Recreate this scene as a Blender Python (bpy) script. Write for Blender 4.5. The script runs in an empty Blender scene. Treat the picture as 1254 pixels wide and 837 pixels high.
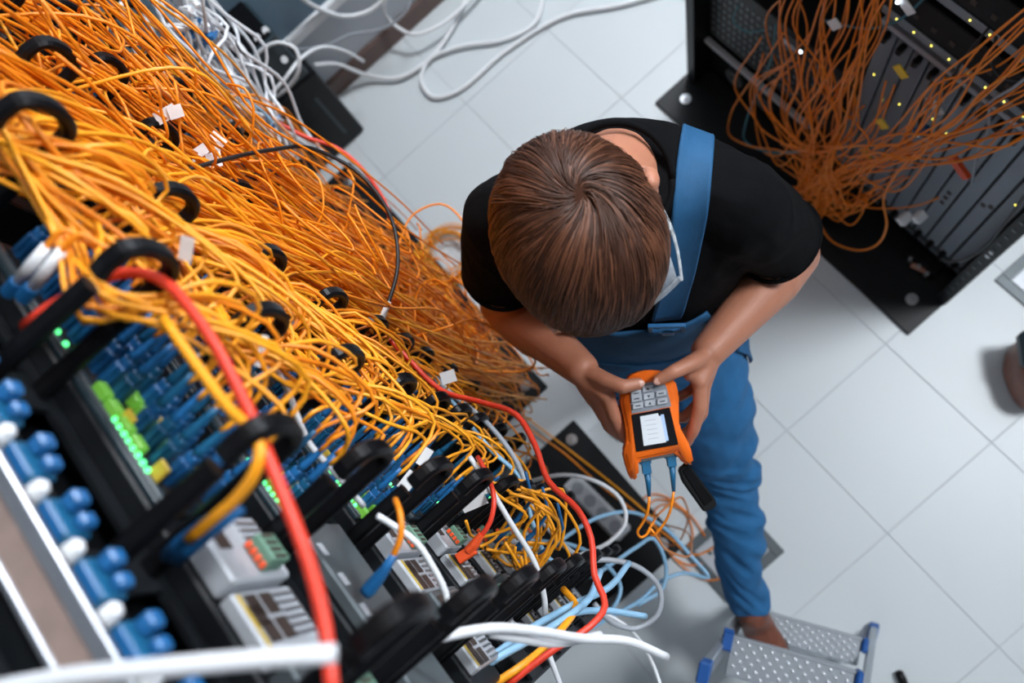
import bpy, bmesh, math, random
import numpy as np
from mathutils import Vector, Matrix, noise
from mathutils.bvhtree import BVHTree

SC = bpy.context.scene
COL = SC.collection
random.seed(7)
RNG = np.random.default_rng(7)

# ---------------------------------------------------------------- camera
# x runs along the aisle (towards the step ladder), y across it (towards the far rack), z up; metres
CAM = Vector((0.0339, -0.3637, 2.4297))
CX = Vector((0.6299, 0.7457, -0.2170)); CY = Vector((0.7147, -0.6660, -0.2138)); CZ = Vector((-0.3039, -0.0204, -0.9525))
FPX = 1002.8
cam_data = bpy.data.cameras.new('camera'); cam = bpy.data.objects.new('camera', cam_data); COL.objects.link(cam)
cam_data.sensor_width = 36.0; cam_data.lens = FPX / 1254 * 36.0
cam_data.clip_start = 0.02; cam_data.clip_end = 50
cam.matrix_world = Matrix(((CX.x, -CY.x, -CZ.x, CAM.x), (CX.y, -CY.y, -CZ.y, CAM.y), (CX.z, -CY.z, -CZ.z, CAM.z), (0, 0, 0, 1)))
cam_data.dof.use_dof = True; cam_data.dof.focus_distance = 1.0; cam_data.dof.aperture_fstop = 3.6
SC.camera = cam

# ---------------------------------------------------------------- light
world = bpy.data.worlds.new('world'); SC.world = world; world.use_nodes = True
bgn = world.node_tree.nodes['Background']; bgn.inputs[0].default_value = (0.62, 0.74, 0.86, 1); bgn.inputs[1].default_value = 0.035
def area(name, loc, sx, sy, power, col, rot=(0, 0, 0)):
    d = bpy.data.lights.new(name, 'AREA'); d.shape = 'RECTANGLE'; d.size = sx; d.size_y = sy; d.energy = power; d.color = col
    o = bpy.data.objects.new(name, d); COL.objects.link(o); o.location = loc; o.rotation_euler = rot
    return o
area('ceiling_or_fill_light', (0.68, 1.55, 3.5), 0.7, 0.5, 92, (0.93, 0.96, 1.0))
area('ceiling_or_fill_light', (-1.50, 1.6, 3.5), 0.7, 0.5, 98, (0.93, 0.96, 1.0))
area('ceiling_or_fill_light', (-0.35, -0.05, 3.5), 1.4, 0.4, 7, (1.0, 0.98, 0.96))  # dim overhead fill added to keep the cords lit, not a ceiling panel
SC.view_settings.view_transform = 'Standard'; SC.view_settings.look = 'None'
SC.view_settings.exposure = 0.0; SC.view_settings.gamma = 1.0; SC.view_settings.use_curve_mapping = False
SC.cycles.use_denoising = True
SC.cycles.max_bounces = 6

# ---------------------------------------------------------------- helpers
def at(px, py, z=None, y=None, x=None, d=None):
    """world point seen at a pixel of the 1254x837 photograph, on the plane z, y or x = const, or d metres deep"""
    r = CX * ((px - 627) / FPX) + CY * ((py - 418.5) / FPX) + CZ
    t = d if d is not None else (z - CAM.z) / r.z if z is not None else (y - CAM.y) / r.y if y is not None else (x - CAM.x) / r.x
    return CAM + r * t

MATS = {}
def mat(name, col, rough=0.5, metal=0.0, var=0.12, vscale=18.0, bump=0.0, bscale=200.0, emit=None, estr=0.0, sub=0.0, alpha=1.0, trans=0.0, coat=0.0, spec=None, stretch=None):
    m = bpy.data.materials.new(name); m.use_nodes = True; MATS[name] = m
    nt = m.node_tree; b = nt.nodes['Principled BSDF']
    tc = nt.nodes.new('ShaderNodeTexCoord')
    src = tc.outputs['Object']
    if stretch:
        mp = nt.nodes.new('ShaderNodeMapping'); mp.inputs['Scale'].default_value = stretch
        nt.links.new(src, mp.inputs[0]); src = mp.outputs[0]
    nz = nt.nodes.new('ShaderNodeTexNoise'); nz.inputs['Scale'].default_value = vscale; nz.inputs['Detail'].default_value = 4
    nt.links.new(src, nz.inputs['Vector'])
    mx = nt.nodes.new('ShaderNodeMix'); mx.data_type = 'RGBA'
    a = [max(0, c * (1 - var)) for c in col]; c2 = [min(1, c * (1 + var)) for c in col]
    mx.inputs[6].default_value = (*a, 1); mx.inputs[7].default_value = (*c2, 1)
    nt.links.new(nz.outputs['Fac'], mx.inputs[0]); nt.links.new(mx.outputs[2], b.inputs['Base Color'])
    b.inputs['Roughness'].default_value = rough; b.inputs['Metallic'].default_value = metal
    if spec is not None: b.inputs['Specular IOR Level'].default_value = spec
    if coat: b.inputs['Coat Weight'].default_value = coat
    if bump:
        n2 = nt.nodes.new('ShaderNodeTexNoise'); n2.inputs['Scale'].default_value = bscale; n2.inputs['Detail'].default_value = 3
        nt.links.new(src, n2.inputs['Vector'])
        bp = nt.nodes.new('ShaderNodeBump'); bp.inputs['Strength'].default_value = bump; bp.inputs['Distance'].default_value = 0.002
        nt.links.new(n2.outputs['Fac'], bp.inputs['Height']); nt.links.new(bp.outputs[0], b.inputs['Normal'])
    if emit: b.inputs['Emission Color'].default_value = (*emit, 1); b.inputs['Emission Strength'].default_value = estr
    if sub:
        b.inputs['Subsurface Weight'].default_value = sub; b.inputs['Subsurface Radius'].default_value = (1, .35, .2); b.inputs['Subsurface Scale'].default_value = 0.006
    if alpha < 1: b.inputs['Alpha'].default_value = alpha
    if trans: b.inputs['Transmission Weight'].default_value = trans
    return m

mat('tile', (0.645, 0.695, 0.715), 0.42, var=0.025, vscale=3, bump=0.04, bscale=60)
mat('grout', (0.55, 0.57, 0.60), 0.8)
mat('wall', (0.60, 0.64, 0.69), 0.7, var=0.03)
mat('wall_blue', (0.16, 0.25, 0.33), 0.6, var=0.05)
mat('skirting', (0.16, 0.10, 0.085), 0.5, var=0.2, stretch=(1, 12, 40))
mat('white_plastic', (0.86, 0.88, 0.90), 0.4, var=0.03)
mat('white_cable', (0.73, 0.75, 0.78), 0.4, var=0.04)
mat('grey_cable', (0.34, 0.37, 0.41), 0.42, var=0.06)
mat('black_paint', (0.0075, 0.009, 0.011), 0.45, var=0.3, bump=0.1, bscale=400, spec=0.25)
mat('black_plastic', (0.004, 0.004, 0.005), 0.36, var=0.2, spec=0.18)
mat('black_matt', (0.004, 0.0045, 0.005), 0.75, var=0.2, spec=0.2)
mat('dark_teal_metal', (0.018, 0.035, 0.045), 0.4, var=0.2)
mat('black_cable', (0.010, 0.010, 0.012), 0.38, var=0.1)
mat('dark_grey_metal', (0.10, 0.12, 0.13), 0.42, metal=0.3, var=0.12)
mat('blade_grey', (0.27, 0.31, 0.35), 0.45, metal=0.2, var=0.06)
mat('silver', (0.40, 0.42, 0.45), 0.36, metal=0.85, var=0.08)
mat('light_grey_metal', (0.50, 0.53, 0.57), 0.42, metal=0.25, var=0.05)
mat('bolt_metal', (0.55, 0.56, 0.58), 0.3, metal=0.9, var=0.1)
mat('orange_cord', (0.86, 0.25, 0.006), 0.40, var=0.10, vscale=8)
mat('yellow_orange_cord', (0.95, 0.36, 0.012), 0.38, var=0.10, vscale=8)
mat('deep_orange_cord', (0.90, 0.24, 0.006), 0.42, var=0.12, vscale=8)
mat('blue_plug', (0.014, 0.125, 0.33), 0.38, var=0.15)
mat('teal_blue_plug', (0.010, 0.11, 0.23), 0.42, var=0.15)
mat('light_blue_cable', (0.26, 0.48, 0.68), 0.4, var=0.06)
mat('teal_cable', (0.05, 0.22, 0.27), 0.45, var=0.1)
mat('red_cable', (0.72, 0.045, 0.018), 0.4, var=0.08)
mat('red_orange_plastic', (0.80, 0.09, 0.02), 0.4, var=0.08)
mat('paper', (0.85, 0.86, 0.87), 0.7, var=0.02)
mat('yellow_tag', (0.80, 0.52, 0.03), 0.6, var=0.05)
mat('yellow_plastic', (0.70, 0.48, 0.05), 0.45, var=0.08)
mat('green_terminal', (0.12, 0.24, 0.17), 0.5, var=0.1)
mat('orange_plastic', (0.86, 0.155, 0.012), 0.38, var=0.05)
mat('green_led', (0.1, 0.8, 0.3), 0.3, emit=(0.12, 1.0, 0.30), estr=1.9)
mat('lime_led', (0.16, 0.42, 0.06), 0.3, emit=(0.33, 1.0, 0.08), estr=0.16)
mat('yellow_led', (0.8, 0.7, 0.1), 0.3, emit=(1.0, 0.85, 0.12), estr=4.0)
mat('white_led', (0.8, 0.9, 1.0), 0.3, emit=(0.75, 0.9, 1.0), estr=6.0)
mat('port_dark', (0.05, 0.035, 0.03), 0.5, var=0.2)
mat('copper', (0.45, 0.22, 0.15), 0.4, metal=0.5)
mat('label_strip', (0.30, 0.22, 0.19), 0.4, var=0.35, vscale=60)
mat('clear_plastic', (0.8, 0.86, 0.9), 0.08, alpha=0.28, var=0.02)
mat('skin', (0.43, 0.18, 0.108), 0.5, var=0.10, vscale=30, bump=0.12, bscale=260, sub=0.12)
mat('nail', (0.62, 0.36, 0.29), 0.3, var=0.03)
mat('lips', (0.42, 0.16, 0.13), 0.45)
mat('eye_white', (0.75, 0.74, 0.72), 0.2)
mat('hair', (0.050, 0.019, 0.010), 0.45, var=0.35, vscale=120, spec=0.28)
mat('hair_light', (0.130, 0.050, 0.025), 0.42, var=0.30, vscale=120, spec=0.35)
mat('scalp_hair', (0.040, 0.016, 0.009), 0.8, var=0.4, vscale=90, spec=0.05)
mat('black_shirt', (0.0032, 0.0034, 0.0042), 0.9, spec=0.1, var=0.3, vscale=40, bump=0.25, bscale=700)
mat('blue_denim', (0.015, 0.128, 0.31), 0.8, var=0.3, vscale=25, bump=0.35, bscale=900)
mat('blue_strap', (0.007, 0.082, 0.20), 0.75, var=0.2, vscale=30, bump=0.3, bscale=900)
mat('blue_buckle', (0.02, 0.14, 0.34), 0.35)
mat('leather', (0.18, 0.060, 0.035), 0.45, var=0.4, vscale=40, bump=0.3, bscale=120)
mat('sole', (0.03, 0.02, 0.018), 0.7)
mat('key_grey', (0.42, 0.46, 0.51), 0.45, var=0.03)
mat('keypad_grey', (0.22, 0.25, 0.29), 0.5, var=0.04)
mat('screen_glass', (0.010, 0.010, 0.012), 0.12, var=0.05)
mat('screen_lit', (0.30, 0.33, 0.36), 0.3, emit=(0.80, 0.88, 0.97), estr=0.48, var=0.02)
mat('screen_blue', (0.30, 0.42, 0.62), 0.3, emit=(0.35, 0.5, 0.75), estr=0.4)
mat('print_dark', (0.03, 0.035, 0.04), 0.6)
mat('blue_cap', (0.015, 0.10, 0.36), 0.4, var=0.08)
mat('aluminium', (0.40, 0.44, 0.48), 0.4, metal=0.6, var=0.08, stretch=(2, 30, 2))
mat('tread_bump', (0.85, 0.88, 0.92), 0.25, metal=0.5, var=0.03)

class MB:
    """collects boxes, tubes and sweeps; build() links them as one mesh object"""
    def __init__(s): s.v = []; s.f = []
    def add(s, vs, fs):
        n = len(s.v); s.v += [tuple(map(float, v)) for v in vs]; s.f += [tuple(int(i) + n for i in f) for f in fs]; return s
    def box(s, lo, hi, M=None, bev=0.0):
        (x0, y0, z0), (x1, y1, z1) = lo, hi
        if bev > 0:
            b = min(bev, abs(x1 - x0) * .45, abs(y1 - y0) * .45, abs(z1 - z0) * .45)
            bm = bmesh.new(); bmesh.ops.create_cube(bm, size=1.0)
            for v in bm.verts: v.co = Vector(((x0 + x1) / 2 + v.co.x * (x1 - x0), (y0 + y1) / 2 + v.co.y * (y1 - y0), (z0 + z1) / 2 + v.co.z * (z1 - z0)))
            bmesh.ops.bevel(bm, geom=bm.edges[:], offset=b, segments=1, affect='EDGES')
            bm.verts.index_update()
            vs = [v.co.copy() for v in bm.verts]; fs = [[v.index for v in f.verts] for f in bm.faces]; bm.free()
        else:
            vs = [Vector(c) for c in ((x0, y0, z0), (x1, y0, z0), (x1, y1, z0), (x0, y1, z0), (x0, y0, z1), (x1, y0, z1), (x1, y1, z1), (x0, y1, z1))]
            fs = [(0, 3, 2, 1), (4, 5, 6, 7), (0, 1, 5, 4), (1, 2, 6, 5), (2, 3, 7, 6), (3, 0, 4, 7)]
        if M is not None: vs = [M @ v for v in vs]
        return s.add(vs, fs)
    def tube(s, pts, r, sides=8, caps=True, sx=1.0):
        P = np.array([tuple(p) for p in pts], float); n = len(P)
        R = np.full(n, r, float) if np.isscalar(r) else np.array(r, float)
        T = np.gradient(P, axis=0); T /= np.linalg.norm(T, axis=1)[:, None] + 1e-12
        a = np.array([0, 0, 1.]) if abs(T[0][2]) < .9 else np.array([1., 0, 0])
        N = np.cross(T[0], a); N /= np.linalg.norm(N); vs = []
        ang = np.arange(sides) * 2 * math.pi / sides
        for i in range(n):
            N = N - T[i] * (N @ T[i]); N /= np.linalg.norm(N) + 1e-12; B = np.cross(T[i], N)
            vs.append(P[i] + R[i] * (np.cos(ang)[:, None] * N * sx + np.sin(ang)[:, None] * B))
        vs = np.concatenate(vs); fs = []
        for i in range(n - 1):
            for j in range(sides):
                k = (j + 1) % sides; fs.append((i * sides + j, i * sides + k, (i + 1) * sides + k, (i + 1) * sides + j))
        if caps: fs.append(tuple(range(sides))[::-1]); fs.append(tuple(range((n - 1) * sides, n * sides)))
        return s.add(vs, fs)
    def cyl(s, c0, c1, r, sides=16, r1=None): return s.tube([c0, c1], [r, r if r1 is None else r1], sides)
    def sweep_yz(s, pts, xc, w, t):
        """flat bar of width w along x and thickness t that follows (y, z) points, corners chamfered"""
        P = np.array(pts, float); T = np.gradient(P, axis=0); T /= np.linalg.norm(T, axis=1)[:, None]
        Nn = np.stack([-T[:, 1], T[:, 0]], 1); c = min(w, t) * .3
        prof = [(-w / 2 + c, -t / 2), (w / 2 - c, -t / 2), (w / 2, -t / 2 + c), (w / 2, t / 2 - c), (w / 2 - c, t / 2), (-w / 2 + c, t / 2), (-w / 2, t / 2 - c), (-w / 2, -t / 2 + c)]
        vs = [(xc + a, p[0] + n[0] * b, p[1] + n[1] * b) for p, n in zip(P, Nn) for a, b in prof]
        fs = [(i * 8 + j, i * 8 + (j + 1) % 8, (i + 1) * 8 + (j + 1) % 8, (i + 1) * 8 + j) for i in range(len(P) - 1) for j in range(8)]
        fs += [tuple(range(8))[::-1], tuple(range((len(P) - 1) * 8, len(P) * 8))]
        return s.add(vs, fs)
    def mesh(s, name, m, smooth=False):
        me = bpy.data.meshes.new(name); me.from_pydata(s.v, [], s.f); me.update()
        if m: me.materials.append(MATS[m])
        if smooth: me.polygons.foreach_set('use_smooth', [True] * len(me.polygons))
        return me
    def build(s, name, m, parent=None, smooth=False):
        bm = bmesh.new(); me = s.mesh(name, m, smooth); bm.from_mesh(me); bmesh.ops.recalc_face_normals(bm, faces=bm.faces); bm.to_mesh(me); bm.free()
        return link(name, me, parent)

def link(name, me, parent=None, loc=None, rot=None):
    o = bpy.data.objects.new(name, me); COL.objects.link(o)
    if loc is not None: o.location = loc
    if rot is not None: o.rotation_euler = rot
    if parent is not None: o.parent = parent
    return o
def tag(o, label=None, cat=None, group=None, kind=None):
    if label: o['label'] = label
    if cat: o['category'] = cat
    if group: o['group'] = group
    if kind: o['kind'] = kind
    return o
def thing(name, label, cat, loc=(0, 0, 0), group=None):
    o = bpy.data.objects.new(name, None); COL.objects.link(o); o.location = loc; o.empty_display_size = 0.05
    return tag(o, label, cat, group)
def boxo(name, lo, hi, m, parent=None, bev=0.0, M=None): return MB().box(lo, hi, M, bev).build(name, m, parent)

def spline(ctrl, step=0.012, nmin=8):
    """smooth points through control points (Catmull-Rom, near-uniform spacing)"""
    P = np.array([tuple(c) for c in ctrl], float)
    P = np.vstack([2 * P[0] - P[1], P, 2 * P[-1] - P[-2]]); out = []
    for i in range(1, len(P) - 2):
        p0, p1, p2, p3 = P[i - 1], P[i], P[i + 1], P[i + 2]
        d = np.linalg.norm(p2 - p1); n = max(3, int(d / step))
        t0, t1, t2, t3 = 0.0, np.linalg.norm(p1 - p0) ** .5 + 1e-6, 0, 0
        t2 = t1 + d ** .5 + 1e-6; t3 = t2 + np.linalg.norm(p3 - p2) ** .5 + 1e-6
        t = np.linspace(t1, t2, n, endpoint=False)[:, None]
        A1 = (t1 - t) / (t1 - t0) * p0 + (t - t0) / (t1 - t0) * p1; A2 = (t2 - t) / (t2 - t1) * p1 + (t - t1) / (t2 - t1) * p2; A3 = (t3 - t) / (t3 - t2) * p2 + (t - t2) / (t3 - t2) * p3
        B1 = (t2 - t) / (t2 - t0) * A1 + (t - t0) / (t2 - t0) * A2; B2 = (t3 - t) / (t3 - t1) * A2 + (t - t1) / (t3 - t1) * A3
        out.append((t2 - t) / (t2 - t1) * B1 + (t - t1) / (t2 - t1) * B2)
    out.append(P[-2][None]); return np.concatenate(out)
def cord(name, ctrl, r, m, label=None, cat='cable', group=None, parent=None, step=0.014, sides=6):
    o = MB().tube(spline(ctrl, step), r, sides).build(name, m, parent, smooth=True)
    if parent is None: tag(o, label, cat, group)
    return o
# ================================================================ the room
TS = 0.37
fl = boxo('floor', (-1.86, -1.6, -0.03), (2.6, 1.9, -0.0025), 'grout'); tag(fl, kind='structure', label='light grey glossy tiled floor of the server room')
tile_me = MB().box((0.0012, 0.0012, -0.012), (TS - 0.0012, TS - 0.0012, 0.0), bev=0.0008).mesh('tile', 'tile')
for i in range(-5, 7):
    for j in range(-4, 5):
        x0 = i * TS; y0 = j * TS
        if x0 < -1.86 or x0 > 2.2: continue
        link('tile', tile_me, fl, (x0, y0, random.uniform(-0.0004, 0)))
edge = MB()
for j in range(-4, 5): edge.box((-1.86, j * TS + .0012, -0.012), (-5 * TS - .0012, (j + 1) * TS - .0012, 0.0))
edge.build('tile_offcut', 'tile', fl)
we = boxo('wall_end', (-1.96, -1.6, -0.03), (-1.86, 1.9, 3.55), 'wall'); tag(we, kind='structure', label='pale grey end wall behind the black cabinet')
boxo('painted_panel', (-1.865, -1.6, 0.36), (-1.853, -0.13, 2.6), 'wall_blue', we)
tr = boxo('trim_1', (-1.862, -1.6, 0.325), (-1.835, 0.6, 0.365), 'white_plastic', bev=0.004); tag(tr, kind='structure', label='white cable trunking along the end wall')
bb = boxo('baseboard_end', (-1.862, -1.6, 0.0), (-1.845, 1.9, 0.08), 'skirting', bev=0.003); tag(bb, kind='structure', label='brown skirting board at the foot of the end wall')
for nm, lo, hi, lb in (('wall_left', (-1.96, -1.7, -.03), (2.6, -1.6, 3.55), 'pale grey wall behind the near racks'), ('wall_right', (-1.96, 1.9, -.03), (2.6, 2.0, 3.55), 'pale grey wall behind the far rack')):
    tag(boxo(nm, lo, hi, 'wall'), kind='structure', label=lb)

# floor socket boxes
def floor_box(x0, y0, x1, y1, label):
    t = thing('floor_socket_box', label, 'floor box', (0, 0, 0), 'floor socket boxes')
    m = MB(); w = 0.028
    m.box((x0, y0, 0.0), (x1, y0 + w, .006), bev=.002).box((x0, y1 - w, 0.0), (x1, y1, .006), bev=.002).box((x0, y0 + w, 0.0), (x0 + w, y1 - w, .006)).box((x1 - w, y0 + w, 0.0), (x1, y1 - w, .006))
    m.build('frame', 'dark_grey_metal', t)
    boxo('lid', (x0 + w + .002, y0 + w + .002, 0), (x1 - w - .002, y1 - w - .002, .004), 'light_grey_metal', t, .001)
    for sx in (x0 + w + .02, x1 - w - .02): MB().cyl((sx, y1 - w - .02, .004), (sx, y1 - w - .02, .0055), .005, 12).build('screw', 'dark_grey_metal', t)
    m = MB(); 
    for q in range(3): m.cyl((x0 + w + .03, y0 + w + .03 + q * .02, .004), (x0 + w + .03, y0 + w + .03 + q * .02, .005), .006, 12)
    m.build('socket_holes', 'dark_grey_metal', t)
floor_box(0.052, -0.45, 0.235, -0.235, 'grey metal floor socket box beside the blue trouser leg')
floor_box(0.065, 0.705, 0.30, 0.94, 'pale floor socket box beside the far black rack')
# ================================================================ near racks (left side of the aisle)
def base_plate(t, x0, x1, y0, y1, bolts):
    boxo('base_plate', (x0, y0, 0.0), (x1, y1, 0.012), 'black_paint', t, .002)
    for bx, by in bolts:
        MB().cyl((bx, by, .012), (bx, by, .0145), .017, 20).cyl((bx, by, .0145), (bx, by, .024), .0095, 6).build('bolt', 'bolt_metal', t)
def post(t, x0, x1, y0, y1, z1, holes=True, side=1):
    m = MB().box((x0, y0, .012), (x1, y1, z1), bev=.002)
    o = m.build('post', 'black_paint', t)
    return o
RX0, RX1 = -0.475, 0.045
YF = -0.61     # device faces
YP = -0.63     # ring panel faces
near = thing('equipment_rack', 'near black open equipment rack packed with blue plugs and orange cords', 'rack', (0, 0, 0), 'equipment racks')
base_plate(near, -0.426, 0.05, -1.15, -0.432, ((-.385, -.475), (0.008, -.475)))
post(near, RX0, RX0 + .022, -.68, -.64, 2.07); post(near, RX1 - .022, RX1, -.68, -.64, 2.07)
post(near, RX0, RX0 + .022, -1.12, -1.06, 2.07); post(near, RX1 - .022, RX1, -1.12, -1.06, 2.07)
boxo('top_panel', (RX0, -1.12, 2.068), (RX1, -.66, 2.08), 'black_paint', near, .002)
boxo('darkening_back', (RX0 + .022, -1.10, .02), (RX1 - .022, -1.09, 2.06), 'black_matt', near)  # back and side panels added so the rack interior stays dark
boxo('side_panel', (RX0 + .004, -1.06, .02), (RX0 + .010, -.68, 2.06), 'black_matt', near)
boxo('side_panel', (RX1 - .010, -1.06, .02), (RX1 - .004, -.68, 2.06), 'black_matt', near)

# ---- top fibre panel with blue adapters
fp = thing('fibre_patch_panel', 'topmost patch panel with blue adapters and a silver label rail', 'patch panel', (0, 0, 2.05))
fpl = lambda nm, lo, hi, m, par=fp, bev=0.0: boxo(nm, (lo[0], lo[1], lo[2] - 2.05), (hi[0], hi[1], hi[2] - 2.05), m, par, bev)
fpl('body', (RX0 + .024, -1.0, 2.033), (RX1 - .024, -.622, 2.062), 'black_paint')
fpl('label_rail', (RX0 + .03, -.625, 2.0595), (RX1 - .03, -.614, 2.0645), 'silver', fp, .001)
fpl('label_strip', (RX0 + .03, -.642, 2.062), (RX1 - .03, -.625, 2.0635), 'label_strip')
fpl('label_rail', (RX0 + .03, -.647, 2.062), (RX1 - .03, -.642, 2.0665), 'silver', fp, .001)
ad_me = MB().box((-.0135, 0, -.0095), (.0135, .010, .0095), bev=.0015).mesh('adapter', 'teal_blue_plug')
cap_me = MB().box((-.0115, .010, -.009), (-.001, .021, .002), bev=.002).box((.002, .010, -.009), (.0115, .018, .002), bev=.002).box((-.011, .002, .0085), (.011, .010, .0105), bev=.001).mesh('dust_cap', 'blue_plug')
wcap_me = MB().tube([(0, 0, 0), (0, .006, 0), (0, .011, 0), (0, .013, 0)], [.0055, .0055, .0045, .002], 12).mesh('fixing_cap', 'white_plastic')
for i in range(11):
    x = RX0 + .05 + i * .0405
    a = link('adapter', ad_me, fp, (x, -.622, -.007)); link('dust_cap', cap_me, a)
    link('fixing_cap', wcap_me, fp, (x + .02, -.622, .0))

# ---- ring managers
RINGX = (-.030, -.157, -.303, -.447)
LEVELS = (2.02, 1.87, 1.71, 1.55, 1.41, 1.30, 1.20, 1.06, 0.90)
def ring_mesh(ln=.122, h=.045, w=.0145):
    m = MB(); e = ln
    m.sweep_yz([(0, 0), (e * .3, 0), (e * .6, 0), (e * .76, 0)], 0, w, .0105)
    pts = [(e * .83, .002), (e * .90, .004)]
    for a in range(0, 181, 12):
        r = h / 2; pts.append((e * 1.0 - .004 + r * .62 * math.sin(math.radians(a)), -r + r * math.cos(math.radians(a)) * 1.05 + .002))
    pts += [(e * .8, -h), (e * .4, -h), (0, -h)]
    m.sweep_yz(pts, 0, w, .0095)
    return m.mesh('ring', 'black_plastic', False)
ring_me = ring_mesh()
ordn = ('topmost', 'second from the top', 'third from the top', 'fourth from the top', 'fifth from the top', 'sixth from the top', 'seventh from the top', 'eighth from the top', 'lowest')
for k, z in enumerate(LEVELS):
    t = thing('ring_manager', 'black cable manager with four hook rings, %s on the near rack' % ordn[k], 'cable manager', (0, YP, z), 'cable managers of the near rack')
    m = MB(); x0, x1 = RX0 + .004, RX1 - .004
    m.box((x0, -.004, -.004), (x1, 0, .010)).box((x0, -.004, -.056), (x1, 0, -.044))
    web = [x0] + sorted(RINGX) + [x1]
    for q, xw in enumerate(web):
        ww = .016 if 0 < q < len(web) - 1 else .02
        m.box((max(x0, xw - ww), -.004, -.044), (min(x1, xw + ww), 0, -.004))
    m.build('panel', 'black_paint', t)
    for xr in RINGX: link('ring', ring_me, t, (xr, -.004, 0))

# ---- plugs (shared meshes); local +y points out of the port
plug_me = MB().box((-.0053, -.006, -.0045), (.0053, .020, .0045), bev=.0008).box((-.0022, .004, .0045), (.0022, .020, .0075), bev=.0006).box((-.0045, .020, -.0038), (.0045, .027, .0038), bev=.0008).mesh('plug', 'blue_plug')
boot_me = MB().tube([(0, .026, 0), (0, .032, 0), (0, .040, 0), (0, .050, 0), (0, .058, 0)], [.0040, .0038, .0031, .0026, .0021], 8).mesh('boot', 'blue_plug', True)
tplug_me = plug_me.copy(); tplug_me.materials[0] = MATS['teal_blue_plug']
tboot_me = boot_me.copy(); tboot_me.materials[0] = MATS['teal_blue_plug']
led_me = MB().tube([(0, -.001, 0), (0, .0015, 0), (0, .0027, 0), (0, .003, 0)], [.0022, .0022, .0014, .0003], 8).mesh('led', 'green_led', True)
port_me = MB().box((-.0072, -.002, -.0062), (.0072, .0012, .0062)).mesh('port', 'port_dark')
rj_me = MB().box((-.0078, -.002, -.0068), (.0078, .0010, .0068)).mesh('port', 'port_dark')
sfp_me = MB().box((-.0068, 0, .0), (.0068, .009, .0085), bev=.001).mesh('status_window', 'lime_led')
tab_me = MB().box((-.0055, 0, -.0015), (.0055, .013, .0015), bev=.0007).mesh('latch_tab', 'yellow_plastic')

def terminal_block(t, x, z, n=4):
    w = .0056 * n; b = MB().box((x - w / 2, 0, z - .016), (x + w / 2, .013, z + .006), bev=.001)
    o = b.build('terminal_block', 'green_terminal', t)
    lv = MB()
    for i in range(n): lv.box((x - w / 2 + i * .0056 + .0007, .002, z + .006), (x - w / 2 + i * .0056 + .0049, .007, z + .0085), bev=.0006)
    lv.build('levers', 'red_orange_plastic', o)
    ho = MB()
    for i in range(n): ho.box((x - w / 2 + i * .0056 + .0014, .0128, z - .012), (x - w / 2 + i * .0056 + .0042, .0134, z + .003))
    ho.build('wire_holes', 'port_dark', o)
    return o

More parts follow.
